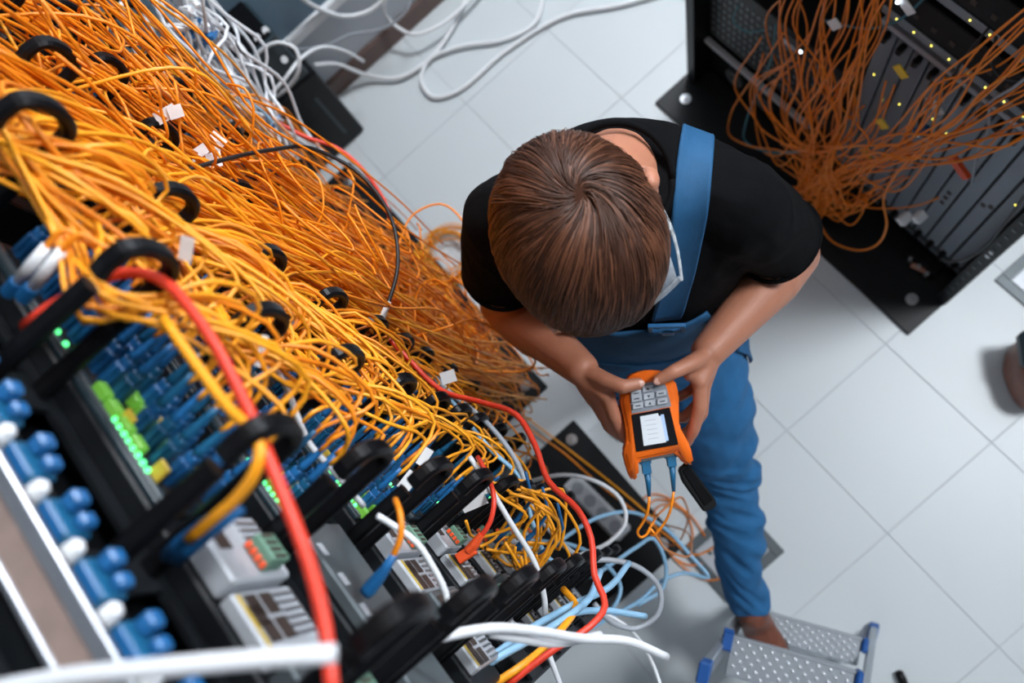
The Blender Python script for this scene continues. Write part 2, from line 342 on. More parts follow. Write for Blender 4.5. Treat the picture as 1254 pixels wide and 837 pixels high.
ORANGE = []      # cords that still need building: (ctrl, material, plug spec)
KINDS = ('switch', 'panel', 'modules', 'modules', 'switch', 'modules', 'switch', 'modules')
desc = ('rack switch full of blue plugs above a pale terminal module', 'dark grey rack unit with two bright green lamps beside blue plugs', 'rack unit with pale modules and green terminal blocks under a red plug',
        'rack unit with pale terminal modules below the red plug', 'fifth rack unit down, blue plugs under orange cords', 'sixth rack unit down, mostly hidden by hook rings', 'seventh rack unit down behind the loose cables', 'lowest rack unit behind the light blue cables')
PLUGS = []       # (device empty, level, x, z)
for k in range(8):
    zt = LEVELS[k] - .058; zb = LEVELS[k + 1] + .012; h = zt - zb
    t = thing('network_unit', desc[k], 'rack unit', (0, YF, zb), 'network units of the near rack')
    boxo('chassis', (RX0 + .026, -.40, .0), (RX1 - .026, -.006, h), 'black_paint', t, .002)
    xs0, xs1 = -.445, -.185
    boxo('bezel', (xs0, -.006, .002), (xs1, -.001, h - .002), 'dark_teal_metal', t, .001)
    boxo('edge_strip', (xs0, -.0025, h - .010), (xs1, .0015, h - .004), 'dark_grey_metal', t, .0008)
    rows = [h - .026] if h < .07 else [h - .024, h - .056]
    npl = 17 if k < 3 else (12 if k < 5 else 8)
    for ri, rz in enumerate(rows):
        for i in range(npl):
            x = xs0 + .012 + i * (xs1 - xs0 - .024) / (npl - 1)
            link('port', port_me, t, (x, -.001, rz))
            if random.random() < (.93 if k < 4 else .7): PLUGS.append((t, k, x, zb + rz, ri))
        if k < 3:
            for i in range(4):
                link('status_window', sfp_me, t, (xs1 - .004 - .016 * (3 - i) - (.05 if k == 0 else 0.0), -.001, rz + .009))
            for x in (xs1 - .03, xs1 - .075): link('latch_tab', tab_me, t, (x, -.001, rz + .0105))
    nl = 8
    for i in range(nl): link('led', led_me, t, (-.262 + i * .0063 + (0 if k == 0 else .02), .0015, h - .007))
    if k == 0:
        for i in range(2): link('led', led_me, t, (-.345 + i * .012, .0015, h - .007))
        link('led', led_me, t, (-.285, .0015, h - .010))
    if KINDS[k] == 'panel':
        boxo('cover_plate', (-.172, -.006, .004), (.012, .006, h - .006), 'dark_grey_metal', t, .002)
        lm = led_me.copy(); 
        for i in range(2):
            o = link('led', led_me, t, (-.055 + i * .0085, .006, h - .035)); o.scale = (1.5, 1.5, 1.5)
        for i in range(3): boxo('slot', (-.15 + i * .03, .0058, h - .022), (-.138 + i * .03, .0066, h - .013), 'light_grey_metal', t)
    else:
        x = -.172; wmod = .048
        for mi in range(4 if k else 3):
            w = wmod * (1.15 if k == 0 else .92)
            md = boxo('module', (x, -.006, .003), (x + w - .003, .012 if mi % 2 == 0 else .006, h - .004), 'light_grey_metal' if mi % 3 < 2 else 'dark_grey_metal', t, .002)
            yy = .012 if mi % 2 == 0 else .006
            fn = MB()
            for q in range(6): fn.box((x + .006 + q * .006, yy - .001, .006), (x + .0085 + q * .006, yy + .0012, h * .42))
            fn.build('fins', 'silver', md)
            pm = link('port', rj_me, md, (x + w * .35, yy, h - .018))
            if mi % 2 == 0:
                tb = terminal_block(t, x + w * .66, h - .045, 4); tb.location = (0, yy, 0)
            else:
                for q in range(2):
                    for r in range(2): link('port', rj_me, md, (x + .012 + q * .019, yy, h - .02 - r * .018))
                boxo('trim_strip', (x + .003, yy, h - .009), (x + w - .006, yy + .001, h - .006), 'yellow_plastic', md)
            x += w
# ---- orange patch cords of the near rack
LAB_NEAR = 'thin orange fibre patch cord plugged blue into the near rack'
def jit(s): return random.gauss(0, s)
def near_cord(t, k, x, z, ri):
    zk = LEVELS[k]; y0 = YF + .056
    rings = [r for r in RINGX[1:] if r < x - .012] or [RINGX[3]]
    first = rings[0]; rest = [r for r in RINGX if r < first - .01]
    if random.random() < .25 and rest: first = rest[0]; rest = rest[1:]
    c = [(x, YF + .050, z), (x + jit(.001), y0 + .010, z + jit(.001))]
    out = random.uniform(.012, .045); dip = random.uniform(-.012, .03) if random.random() < .75 else random.uniform(.03, .06)
    c.append((x - .12 * (x - first) + jit(.006), y0 + .012 + out, z - dip + jit(.004)))
    c.append((x - .55 * (x - first) + jit(.008), y0 + .010 + out * .9 + jit(.006), (z - dip) * .45 + (zk - .02) * .55 + jit(.006)))
    yr = YP + .082
    c.append((first, yr + jit(.009), zk - .023 + jit(.008)))
    px = first
    for r in rest:
        c.append(((px + r) / 2, yr - .004 + jit(.010), zk - .030 - abs(jit(.016))))
        c.append((r, yr + jit(.009), zk - .023 + jit(.008))); px = r
    # out of the last ring, over the edge and down the trunk
    lx = -.535 + jit(.028); ly = -.545 + jit(.022)
    c.append((lx + .035, ly - .01, zk - .04 - abs(jit(.02))))
    zz = zk - .13 - abs(jit(.03)); zend = random.uniform(.45, 1.0)
    while zz > zend:
        c.append((lx + jit(.010), ly + jit(.010), zz)); lx += jit(.014) - .004; ly += jit(.010) + .004
        zz -= random.uniform(.14, .24)
    ex = -.70 + jit(.09); ey = -.505 + jit(.025)
    c.append((lx * .5 + ex * .5 + jit(.03), ly * .5 + ey * .5 + .02, max(.16, zend - .1)))
    c.append((ex + jit(.05), ey + jit(.02), max(.09, zend - .22 + jit(.08))))
    c.append((ex - .06 + jit(.06), ey - .05 + jit(.02), max(.05, zend - .30 + jit(.06))))
    return c
NI = 0
for (t, k, x, z, ri) in PLUGS:
    ctrl = near_cord(t, k, x, z, ri)
    o = MB().tube(spline(ctrl, .016), .0020, 6).build('patch_cord', 'yellow_orange_cord' if random.random() < .7 else 'orange_cord', None, True)
    nth = ('topmost', 'second', 'third', 'fourth', 'fifth', 'sixth', 'seventh', 'lowest')[k]
    tag(o, 'thin orange fibre patch cord plugged blue into the %s unit of the near rack' % nth, 'cable', 'orange cords of the %s near unit' % nth); NI += 1
    p = link('plug', plug_me if random.random() < .7 else tplug_me, o, (x, YF, z), (jit(.03), jit(.03), jit(.03))); link('boot', boot_me if random.random() < .7 else tboot_me, p)
print('near cords', NI)
# ================================================================ farther rack on the near side of the aisle
far1 = thing('equipment_rack', 'black open rack behind the near one, buried under orange cords', 'rack', (0, 0, 0), 'equipment racks')
base_plate(far1, -1.61, -0.557, -1.15, -0.425, ((-.605, -.475), (-1.55, -.475)))
for x in (-1.56, -.605): post(far1, x, x + .022, -.70, -.64, 2.05); post(far1, x, x + .022, -1.12, -1.06, 2.05)
boxo('darkening_back', (-1.56, -1.10, .02), (-.585, -1.09, 2.04), 'black_matt', far1)  # black sheet added to fill the gaps behind the units with dark
FLEV = (1.86, 1.70, 1.53, 1.36, 1.20, 1.05, .90, .74, .58)
FRX = (-1.41, -1.28, -1.15, -1.03, -.90, -.79, -.67)
for k, z in enumerate(FLEV):
    t = thing('ring_manager', 'black cable manager with hook rings, %s on the rack behind' % ordn[k], 'cable manager', (0, -.64, z), 'cable managers of the rack behind')
    MB().box((-1.535, -.004, -.004), (-.607, 0, .01)).box((-1.535, -.004, -.056), (-.607, 0, -.044)).box((-1.535, -.004, -.044), (-1.50, 0, -.004)).box((-.645, -.004, -.044), (-.607, 0, -.004)).build('panel', 'black_paint', t)
    for xr in FRX: link('ring', ring_me, t, (xr, -.004, 0))
FPL = []
for k in range(len(FLEV) - 1):
    zt = FLEV[k] - .060; zb = FLEV[k + 1] + .014; h = zt - zb
    t = thing('network_unit', 'dark rack unit with teal plugs, %s on the rack behind' % ordn[k], 'rack unit', (0, -.63, zb), 'network units of the rack behind')
    boxo('chassis', (-1.535, -.40, 0), (-.609, 0, h), 'black_paint', t, .002)
    boxo('edge_strip', (-1.50, -.001, h - .010), (-.63, .002, h - .004), 'dark_grey_metal', t)
    for i in range(22):
        x = -1.48 + i * .039
        link('port', port_me, t, (x, 0, h * .5))
        FPL.append((t, k, x, zb + h * .5))
LAB_FAR = 'thin orange fibre patch cord in the tangle on the rack behind the near one'
random.seed(21)
picks = random.sample(FPL, 78)
def far_cord(k, x, z):
    zk = FLEV[k]; c = [(x, -.585, z), (x + jit(.002), -.56, z)]
    r = min(FRX, key=lambda q: abs(q - (x + .05))); yr = -.555
    c.append(((x * .6 + r * .4), -.52 + jit(.015), z + jit(.012))); c.append((r, yr + jit(.01), zk - .024 + jit(.008)))
    nx = r; stepx = 1 if random.random() < .8 else -1
    for q in range(random.randint(0, 3)):
        nx2 = nx + stepx * .125
        if nx2 > -.62 or nx2 < -1.45: break
        c.append((nx + stepx * .06, yr + jit(.014), zk - .03 + jit(.014))); c.append((nx2, yr + jit(.01), zk - .024 + jit(.009))); nx = nx2
    nx += stepx * .05; ny = -.50 + jit(.03); zz = zk - .09
    zend = max(.12, zk - random.uniform(.45, 1.1))
    while zz > zend:
        c.append((nx + jit(.02), ny + jit(.015), zz)); nx += jit(.03) + .012; ny += jit(.012) + .004; zz -= random.uniform(.12, .26)
    return c
for (t, k, x, z) in picks:
    o = MB().tube(spline(far_cord(k, x, z), .02), .0019, 6).build('patch_cord', random.choice(('orange_cord', 'yellow_orange_cord', 'orange_cord')), None, True)
    nth = ('topmost', 'second', 'third', 'fourth', 'fifth', 'sixth', 'seventh', 'lowest')[k]
    tag(o, 'thin orange fibre patch cord from the %s unit of the rack behind' % nth, 'cable', 'orange cords of the %s unit behind' % nth)
    p = link('plug', tplug_me, o, (x, -.63, z)); link('boot', tboot_me, p)
# the rest of the orange mass, more than can be told apart
def flow(rows, n, spread, dsp, seed, r=.0019, step=.02):
    rnd = random.Random(seed); m = MB()
    for i in range(n):
        ox, oy, od = rnd.gauss(0, spread), rnd.gauss(0, spread), rnd.gauss(0, dsp); c = []
        for (px, py, dd) in rows:
            c.append(at(px + ox + rnd.gauss(0, spread * .32), py + oy + rnd.gauss(0, spread * .32), d=dd * (1 + od + rnd.gauss(0, dsp * .3))))
        m.tube(spline(c, step), r * rnd.uniform(.9, 1.08), 5)
    return m
def curls(spots, n, seed, r=.0018):
    """loose slack loops standing off the bundles"""
    rnd = random.Random(seed); m = MB()
    for i in range(n):
        px, py, dd = rnd.choice(spots); c0 = at(px + rnd.gauss(0, 30), py + rnd.gauss(0, 26), d=dd * (1 + rnd.gauss(0, .03)))
        R0 = rnd.uniform(.025, .070); a0 = rnd.uniform(0, 6.28); tr_ = rnd.uniform(2.2, 5.0); c = []
        tilt = Matrix.Rotation(rnd.uniform(-.9, .9), 3, 'X') @ Matrix.Rotation(rnd.uniform(-.9, .9), 3, 'Y')
        for s in range(9):
            a = a0 + tr_ * s / 8; rr = R0 * (1 + .25 * math.sin(s)); c.append(c0 + tilt @ Vector((rr * math.cos(a), .5 * rr * math.sin(a), rr * math.sin(a) * .9)))
        back = (c0 - CAM).normalized(); c = [c[0] + back * .10 + Vector((0, 0, .03)), c[0] + back * .03] + c + [c[-1] + back * .03, c[-1] + back * .10 - Vector((0, 0, .03))]
        m.tube(spline(c, .012), r, 5)
    return m
f1 = [(-60, 40, 0.685), (60, 120, 0.792), (190, 205, 0.942), (330, 270, 1.198), (450, 355, 1.455), (560, 425, 1.802), (625, 450, 2.06)]
f2 = [(-40, -30, 0.813), (110, 70, 0.984), (230, 180, 1.091), (360, 265, 1.305), (470, 345, 1.584), (570, 420, 1.906)]
f3 = [(70, -40, 1.0), (170, 50, 1.08), (260, 150, 1.15), (345, 225, 1.28), (440, 300, 1.5), (520, 350, 1.8)]
f4 = [(150, 250, 0.749), (270, 290, 0.942), (380, 355, 1.113), (470, 410, 1.284), (560, 455, 1.552), (630, 470, 1.957)]
for rows, n, sp, ys, sd, m_, lb in ((f1, 34, 27, .03, 3, 'orange_cord', 'dense orange cords streaming down between the two near racks'), (f2, 30, 32, .03, 4, 'orange_cord', 'orange cords hanging across the rack behind'),
                          (f3, 18, 26, .03, 5, 'orange_cord', 'orange cords next to the white cable tangle'), (f4, 28, 25, .025, 6, 'yellow_orange_cord', 'bright orange cord trunk dropping beside the near rack')):
    o = flow(rows, n, sp, ys, sd).build('cord_trunk', m_, None, True); tag(o, lb, 'cables', kind='stuff')
cs = [(60, 60, .85), (130, 40, .95), (200, 120, 1.0), (120, 140, .85), (260, 190, 1.05), (340, 240, 1.2), (430, 290, 1.4), (500, 330, 1.6), (560, 380, 1.7), (300, 280, 1.0), (400, 330, 1.2), (520, 420, 1.4), (600, 420, 1.8)]
o = curls(cs, 95, 8).build('cord_loops', 'orange_cord', None, True); tag(o, 'loose orange cord loops standing off the cord trunks', 'cables', kind='stuff')
# tangle resting on the base plates
rnd = random.Random(31); m = MB()
for i in range(48):
    c0 = Vector((rnd.gauss(-.86, .14), rnd.gauss(-.50, .03), rnd.uniform(.06, .5))); R0 = rnd.uniform(.04, .10); a0 = rnd.uniform(0, 6.28); c = []
    for s in range(10):
        a = a0 + s * .55; c.append((c0.x + R0 * math.cos(a), c0.y + R0 * .45 * math.sin(a) + rnd.gauss(0, .006), max(.016, c0.z + R0 * .8 * math.sin(a + .8) + rnd.gauss(0, .01))))
    m.tube(spline(c, .016), .0019, 5)
tag(m.build('cord_tangle', 'orange_cord', None, True), 'tangled orange cord slack above the base plate of the rack behind', 'cables', kind='stuff')
# coil on the floor
m = MB(); c0 = Vector((-1.10, -.385, 0))
rnd = random.Random(5)
for i in range(14):
    R0 = .055 + .045 * rnd.random(); a0 = rnd.uniform(0, 6.28); zz = .016 + rnd.random() * .03
    ex = rnd.gauss(0, .007); ey = rnd.gauss(0, .007)
    m.tube([(c0.x + ex + R0 * math.cos(a0 + s * .2618), c0.y + ey + R0 * math.sin(a0 + s * .2618), zz + .006 * math.sin(s + i)) for s in range(25)], .0021, 6)
tag(m.build('cord_coil', 'yellow_orange_cord', None, True), 'coiled orange cord lying on the floor at the rack foot', 'cable')

# ---- black cabinet by the end wall
cb = thing('floor_cabinet', 'black floor cabinet standing by the end wall', 'cabinet', (-1.75, -.55, 0))
def cbx(nm, lo, hi, m_, bev=.003, par=cb): return boxo(nm, (lo[0] + 1.75, lo[1] + .55, lo[2]), (hi[0] + 1.75, hi[1] + .55, hi[2]), m_, par, bev)
cbx('lower_body', (-1.835, -.78, 0.004), (-1.668, -.312, .385), 'black_paint', .006)
cbx('upper_body', (-1.835, -.78, .39), (-1.672, -.330, .60), 'dark_teal_metal', .006)
cbx('front_groove', (-1.669, -.375, .06), (-1.6665, -.363, .30), 'dark_teal_metal', .001)
for y_, z_ in ((-.345, .606), (-.375, .606), (-.36, .52)):
    MB().cyl((.09 if z_ < .6 else .05, y_ + .55, z_), (.10 if z_ < .6 else .062, y_ + .55, z_ + .008), .010, 10).build('knob', 'white_plastic', cb)
cbx('top_tray', (-1.83, -.77, .60), (-1.68, -.34, .612), 'black_plastic', .003)

# ---- white cables
WL = 'thin white network cable in the white tangle beside the black cabinet'
rnd = random.Random(12)
for i in range(44):
    ox, oy = rnd.gauss(0, 20), rnd.gauss(0, 15); xx = -1.32 + rnd.gauss(0, .04); c = []
    s_ = rnd.uniform(-20, 30)
    for q, (px, py) in enumerate(((205, -25), (238, 28), (268, 78), (300, 122), (326, 165), (352, 205))):
        c.append(at(px + ox + rnd.gauss(0, 13), py + oy + rnd.gauss(0, 11), x=xx + q * .03 + rnd.gauss(0, .025)))
    b = rnd.randint(0, 1); c = c[b:] if rnd.random() < .5 else c[:6 - b]
    mt = 'white_cable' if rnd.random() < .85 else 'light_blue_cable'
    o = cord('network_cable', c, .0036, mt, WL if mt == 'white_cable' else 'light blue network cable mixed into the white tangle', 'cable', 'cables of the white tangle', step=.03)
rnd = random.Random(44)
for i in range(34):   # plugs of the tangle
    px = rnd.uniform(215, 335); py = (px - 215) * 1.25 + 10 + rnd.gauss(0, 18); p0 = at(px, py, x=-1.24 + rnd.gauss(0, .03))
    R_ = Matrix.Translation(p0) @ Matrix.Rotation(rnd.uniform(0, 3.1), 4, 'Z') @ Matrix.Rotation(rnd.uniform(-.8, .8), 4, 'X')
    mw = rnd.random()
    o = MB().box((-.006, -.014, -.005), (.006, .008, .005), R_, .001).box((-.0015, -.012, .005), (.0015, .004, .008), R_).tube([R_ @ Vector(v) for v in ((0, .007, 0), (0, .016, 0), (0, .026, 0))], [.0045, .004, .003], 8).build('network_plug', 'white_plastic' if mw < .7 else 'blue_plug')
    tag(o, 'small white network plug among the white cables' if mw < .7 else 'small blue network plug among the white cables', 'plug', 'network plugs of the white tangle')
floor_white = [
    ('white cable looping widely over the floor tiles above the head', [(850, -20, .006), (760, 6, .006), (690, 20, .006), (620, 62, .006), (560, 112, .006), (530, 119, .006), (516, 100, .008), (524, 74, .012), (560, 58, .010), (620, 48, .006), (655, 28, .006), (668, -15, .006)], .0075, 'white_cable'),
    ('grey-white cable hanging in a bow beside the skirting board', [(575, -15, .02), (556, 30, .015), (530, 68, .012), (490, 95, .012), (450, 92, .03), (410, 78, .06), (385, 80, .10)], .0075, 'white_cable'),
    ('white cable bowing across the top of the end wall', [(355, -15, .30), (385, 8, .28), (425, 20, .25), (455, 12, .25), (480, -12, .28)], .0075, 'white_cable'),
    ('white cable hooked in a small loop over the black cabinet', [(300, 95, .55), (315, 66, .60), (340, 52, .62), (362, 60, .60), (366, 85, .56), (350, 110, .5), (325, 125, .46)], .0055, 'white_cable'),
    ('white cable bent over the corner of the black cabinet', [(330, 118, .50), (350, 95, .52), (368, 72, .50), (392, 58, .44), (420, 62, .34), (445, 75, .2)], .0055, 'white_cable'),
    ('white cable crossing the skirting board in a tight bow', [(478, -15, .2), (470, 10, .14), (480, 28, .10), (505, 42, .08), (540, 30, .06), (580, -5, .04), (600, -25, .03)], .0065, 'white_cable'),
    ('thin grey cable along the foot of the end wall', [(360, 62, .30), (400, 55, .24), (430, 42, .22), (470, 35, .2), (500, 10, .22), (505, -15, .24)], .004, 'grey_cable')]
for lb, pts, r, m_ in floor_white:
    q_ = [at(px, py, z=z + r) for px, py, z in pts]; q_ = [v if v.x > -1.83 else at(px, py, x=-1.83) for v, (px, py, z) in zip(q_, pts)]
    cord('loose_cable', q_, r, 'white_plastic' if m_ == 'white_cable' else m_, lb, 'cable', step=.025, sides=8)
plug = MB().box((-.012, -.012, -.008), (.012, .012, .008), Matrix.Translation(at(352, -2, z=.31)), .003).build('red_plug', 'red_cable'); tag(plug, 'small dark red plug at the end of a white cable', 'plug')
# ================================================================ loose cables over the near rack
def loose(label, pts, r, m_, name='loose_cable', group=None, step=.012):
    return cord(name, [at(px, py, z=z) for px, py, z in pts], r, m_, label, 'cable', group, step=step, sides=10)
bc_ = loose('thin black cable arching over the orange cords', [(110, 262, 1.80), (150, 238, 1.78), (230, 208, 1.66), (330, 184, 1.50), (382, 182, 1.42), (440, 213, 1.36), (478, 265, 1.33), (487, 325, 1.33), (474, 375, 1.34), (464, 398, 1.345)], .0030, 'black_cable')

MB().tube([at(476, 370, z=1.342), at(466, 394, z=1.345)], .0046, 8).build('sleeve', 'white_plastic', bc_)
loose('dark red cable crossing the foot of the black cabinet', [(340, 150, .98), (375, 168, .95), (410, 180, .92), (440, 203, .90), (470, 245, .86), (480, 275, .85)], .0042, 'red_cable')
loose('single orange cord in a wide open arc beside the black sleeve', [(470, 345, 1.02), (488, 300, 1.02), (505, 264, 1.02), (540, 250, 1.02), (566, 270, 1.02), (575, 300, 1.0), (560, 338, .98), (520, 350, .96), (460, 340, .95)], .0021, 'orange_cord')
loose('orange cord bowed out past the rack edge near the forearm', [(500, 415, 1.15), (550, 400, 1.15), (575, 392, 1.13), (600, 400, 1.1), (640, 432, 1.05), (655, 440, 1.0), (640, 455, .9), (590, 455, .9)], .0021, 'orange_cord')
r1 = loose('thick red cable running out of the topmost red plug', [(36, 404, 1.995), (60, 385, 1.997), (105, 352, 1.99), (150, 335, 1.985), (192, 340, 1.985), (245, 395, 1.995), (296, 485, 2.005), (340, 590, 2.02), (378, 690, 2.03), (398, 770, 2.035), (408, 860, 2.04)], .0040, 'red_cable')
MB().tube([at(36, 404, z=1.995), at(58, 387, z=1.997), at(80, 370, z=1.995), at(105, 352, z=1.99)], [.0075, .0075, .006, .005], 10).build('plug', 'red_cable', r1, True)
loose('long red cable snaking beside the handheld tester', [(468, 405, 1.36), (500, 440, 1.36), (540, 478, 1.37), (590, 493, 1.40), (632, 508, 1.42), (655, 545, 1.43), (672, 590, 1.44), (708, 625, 1.45), (724, 660, 1.46), (728, 705, 1.48), (741, 742, 1.50), (722, 768, 1.52), (680, 795, 1.54), (620, 840, 1.56)], .0038, 'red_cable')
r2 = loose('short red network lead with a moulded plug in the pale modules', [(568, 682, 1.50), (585, 662, 1.505), (600, 640, 1.51), (605, 612, 1.51), (598, 585, 1.50), (585, 560, 1.48)], .0030, 'red_cable')
MB().box((-.0062, -.012, -.0055), (.0062, .012, .0055), Matrix.Translation(at(571, 679, z=1.50)) @ Matrix.Rotation(-.15, 4, 'Z'), .0015).tube([at(574, 675, z=1.502), at(581, 667, z=1.504), at(590, 655, z=1.507)], [.0062, .006, .0042], 10).build('plug', 'red_orange_plastic', r2)
loose('pale grey cable laid over the green terminal blocks', [(462, 632, 1.75), (480, 643, 1.74), (510, 665, 1.73), (530, 695, 1.72), (545, 725, 1.71), (552, 765, 1.70)], .0031, 'white_cable')
loose('thin white cable dropping through the blue plugs', [(330, 440, 1.82), (352, 478, 1.80), (366, 515, 1.79), (380, 545, 1.785), (400, 568, 1.78), (428, 600, 1.76), (445, 620, 1.74)], .0028, 'white_cable')
loose('pale cable falling from the hook rings to the frame bottom', [(575, 560, 1.48), (592, 585, 1.48), (625, 640, 1.47), (655, 690, 1.45), (667, 735, 1.43), (668, 785, 1.40), (690, 850, 1.38)], .0034, 'white_cable')
loose('grey cable beside the red snaking cable', [(500, 432, 1.15), (550, 480, 1.17), (598, 520, 1.18), (635, 570, 1.2), (655, 625, 1.2), (690, 668, 1.2), (720, 690, 1.2)], .0040, 'grey_cable')
loose('light blue cable slipping behind the hook rings', [(520, 440, 1.15), (560, 500, 1.17), (600, 550, 1.19), (640, 590, 1.2), (652, 640, 1.2), (668, 680, 1.22), (682, 692, 1.22)], .0036, 'light_blue_cable')
loose('white cable forming a round loop over the floor plate', [(640, 592, .9), (690, 582, .9), (730, 590, .88), (760, 612, .87), (766, 640, .87), (745, 665, .88), (700, 685, .9), (672, 705, .92)], .0042, 'white_cable')
loose('grey cable in a wide hanging loop right of the hook rings', [(700, 690, 1.10), (745, 686, 1.08), (785, 697, 1.05), (808, 722, 1.03), (806, 752, 1.02), (780, 770, 1.02), (748, 762, 1.05), (728, 740, 1.08)], .0044, 'grey_cable')
lb3 = [('light blue cable reaching toward the trouser leg', [(640, 700, .8), (690, 660, .75), (735, 633, .7), (775, 628, .66), (815, 648, .62), (845, 680, .6), (868, 708, .6), (840, 702, .6), (810, 712, .62), (785, 735, .66), (755, 752, .7), (715, 775, .8)]),
       ('light blue cable curling under the white loop', [(600, 640, .9), (640, 660, .85), (700, 668, .8), (740, 690, .75), (760, 720, .72), (745, 750, .75), (700, 745, .8), (660, 765, .85)]),
       ('light blue cable ending at the second floor loop', [(690, 720, .8), (735, 700, .75), (780, 670, .7), (800, 660, .66), (815, 690, .64), (812, 720, .64), (780, 742, .66)]),
       ('lower light blue cable of the pair leaving the frame bottom', [(520, 862, 1.55), (575, 830, 1.55), (640, 785, 1.50), (690, 755, 1.45), (730, 748, 1.40), (790, 755, 1.30)]),
       ('upper light blue cable of the pair leaving the frame bottom', [(540, 842, 1.56), (600, 806, 1.55), (650, 770, 1.50), (700, 742, 1.45), (745, 720, 1.38), (770, 690, 1.3)]),
       ('broad light blue cable at the very bottom edge', [(500, 850, 1.58), (560, 832, 1.58), (620, 800, 1.56), (680, 765, 1.5), (720, 735, 1.45), (735, 700, 1.4)])]
for lb, pts in lb3: loose(lb, pts, .0042, 'light_blue_cable')
loose('orange cable beside the light blue pair', [(585, 850, 1.57), (630, 822, 1.56), (665, 795, 1.53), (690, 768, 1.5), (705, 742, 1.45), (690, 722, 1.42)], .0042, 'yellow_orange_cord')
loose('thick white cable lying across the lower hook rings', [(480, 795, 1.80), (530, 783, 1.79), (600, 770, 1.76), (655, 773, 1.72), (710, 782, 1.66), (770, 786, 1.60), (816, 805, 1.55)], .0043, 'white_cable')
loose('second white cable twisted with the thick one', [(600, 776, 1.75), (640, 783, 1.72), (672, 788, 1.68), (700, 786, 1.65), (735, 778, 1.62)], .0040, 'white_cable')
loose('blurred white cable along the bottom edge near the red one', [(-30, 850, 2.12), (90, 829, 2.115), (200, 818, 2.11), (310, 808, 2.10), (412, 801, 2.09)], .0042, 'white_cable')
loose('thin white lead trailing off over the floor', [(700, 745, 1.1), (740, 752, 1.05), (775, 775, 1.0), (800, 815, .95), (812, 850, .95)], .0030, 'white_cable')
loose('orange lead hooked round the tall hook ring', [(232, 660, 2.0), (262, 635, 2.01), (292, 608, 2.015), (314, 575, 2.02), (318, 545, 2.02), (305, 525, 2.015), (280, 500, 2.005), (235, 440, 1.995), (200, 390, 1.99)], .0036, 'yellow_orange_cord')
lead = loose('orange lead with a blue plug over the green lamps', [(452, 722, 1.80), (468, 702, 1.805), (482, 680, 1.81), (491, 655, 1.815), (490, 630, 1.815), (484, 612, 1.80)], .0026, 'orange_cord')
MB().tube([at(446, 728, z=1.80), at(452, 722, z=1.80), at(462, 710, z=1.803), at(472, 697, z=1.806), at(483, 679, z=1.81)], [.0055, .0062, .0058, .0042, .0030], 8).build('plug', 'blue_plug', lead, True)
for i, (px, py) in enumerate(((232, 660), (244, 664))):
    p_ = MB().tube([at(px - 28, py + 22, z=1.985), at(px - 10, py + 6, z=1.99), at(px + 14, py - 14, z=2.0), at(px + 52, py - 40, z=2.012)], [.0046, .0052, .0046, .0026], 8).build('blue_plug', 'blue_plug', None, True)
    tag(p_, ('upper' if i else 'lower') + ' of two blue plugs in the topmost pale module', 'plug')
# more orange slack in front of the lower units
rnd = random.Random(77)
for i in range(16):
    a = rnd.uniform(0, 1); px0 = 590 + 70 * a + rnd.gauss(0, 8); py0 = 590 + 20 * a + rnd.gauss(0, 8); zz = 1.35 + rnd.gauss(0, .05)
    pts = [(px0, py0, zz), (px0 + rnd.uniform(15, 45), py0 + rnd.uniform(-10, 30), zz - .02), (px0 + rnd.uniform(15, 60), py0 + rnd.uniform(30, 70), zz - .05), (px0 + rnd.uniform(-10, 30), py0 + rnd.uniform(60, 110), zz - .06), (px0 - rnd.uniform(5, 25), py0 + rnd.uniform(60, 90), zz - .02)]
    o = loose('orange cord slack in front of the lower pale modules', pts, .0021, 'yellow_orange_cord', 'patch_cord', 'orange slack of the lower units')
for nm, px, py, z, rz in (('teal_plug_lead', 612, 655, 1.33, 0), ('teal_plug_lead', 632, 672, 1.31, 0), ('teal_plug_lead', 650, 690, 1.29, 0)):
    a = at(px - 8, py + 8, z=z)
    o = MB().tube([a, a + Vector((0, .02, 0)), a + Vector((0, .045, .004)), a + Vector((-.005, .08, .02)), a + Vector((-.03, .10, .06))], [.005, .005, .0032, .002, .002], 8).build('plug_lead', 'blue_plug', None, True)
    tag(o, 'short blue fibre plug lead at the lower modules', 'plug', 'blue plugs of the lower modules')
for i, (a, c) in enumerate((((22, 345), (57, 302)), ((40, 352), (76, 307)))):
    o = loose(('upper', 'lower')[i] + ' orange lead with a white sleeve at the topmost blue plugs', [(*a, 1.985), (*c, 1.995), (c[0] + 22, c[1] - 20, 1.995), (c[0] + 50, c[1] - 5, 1.985), (c[0] + 90, c[1] + 10, 1.98)], .0022, 'orange_cord')
    MB().tube([at(*a, z=1.985), at((a[0] + c[0]) / 2, (a[1] + c[1]) / 2, z=1.991), at(*c, z=1.995)], [.0042, .0042, .0036], 10).build('sleeve', 'white_plastic', o, True)
    MB().tube([at(a[0] - 12, a[1] + 14, z=1.98), at(*a, z=1.985)], [.0055, .0052], 8).build('plug', 'blue_plug', o)
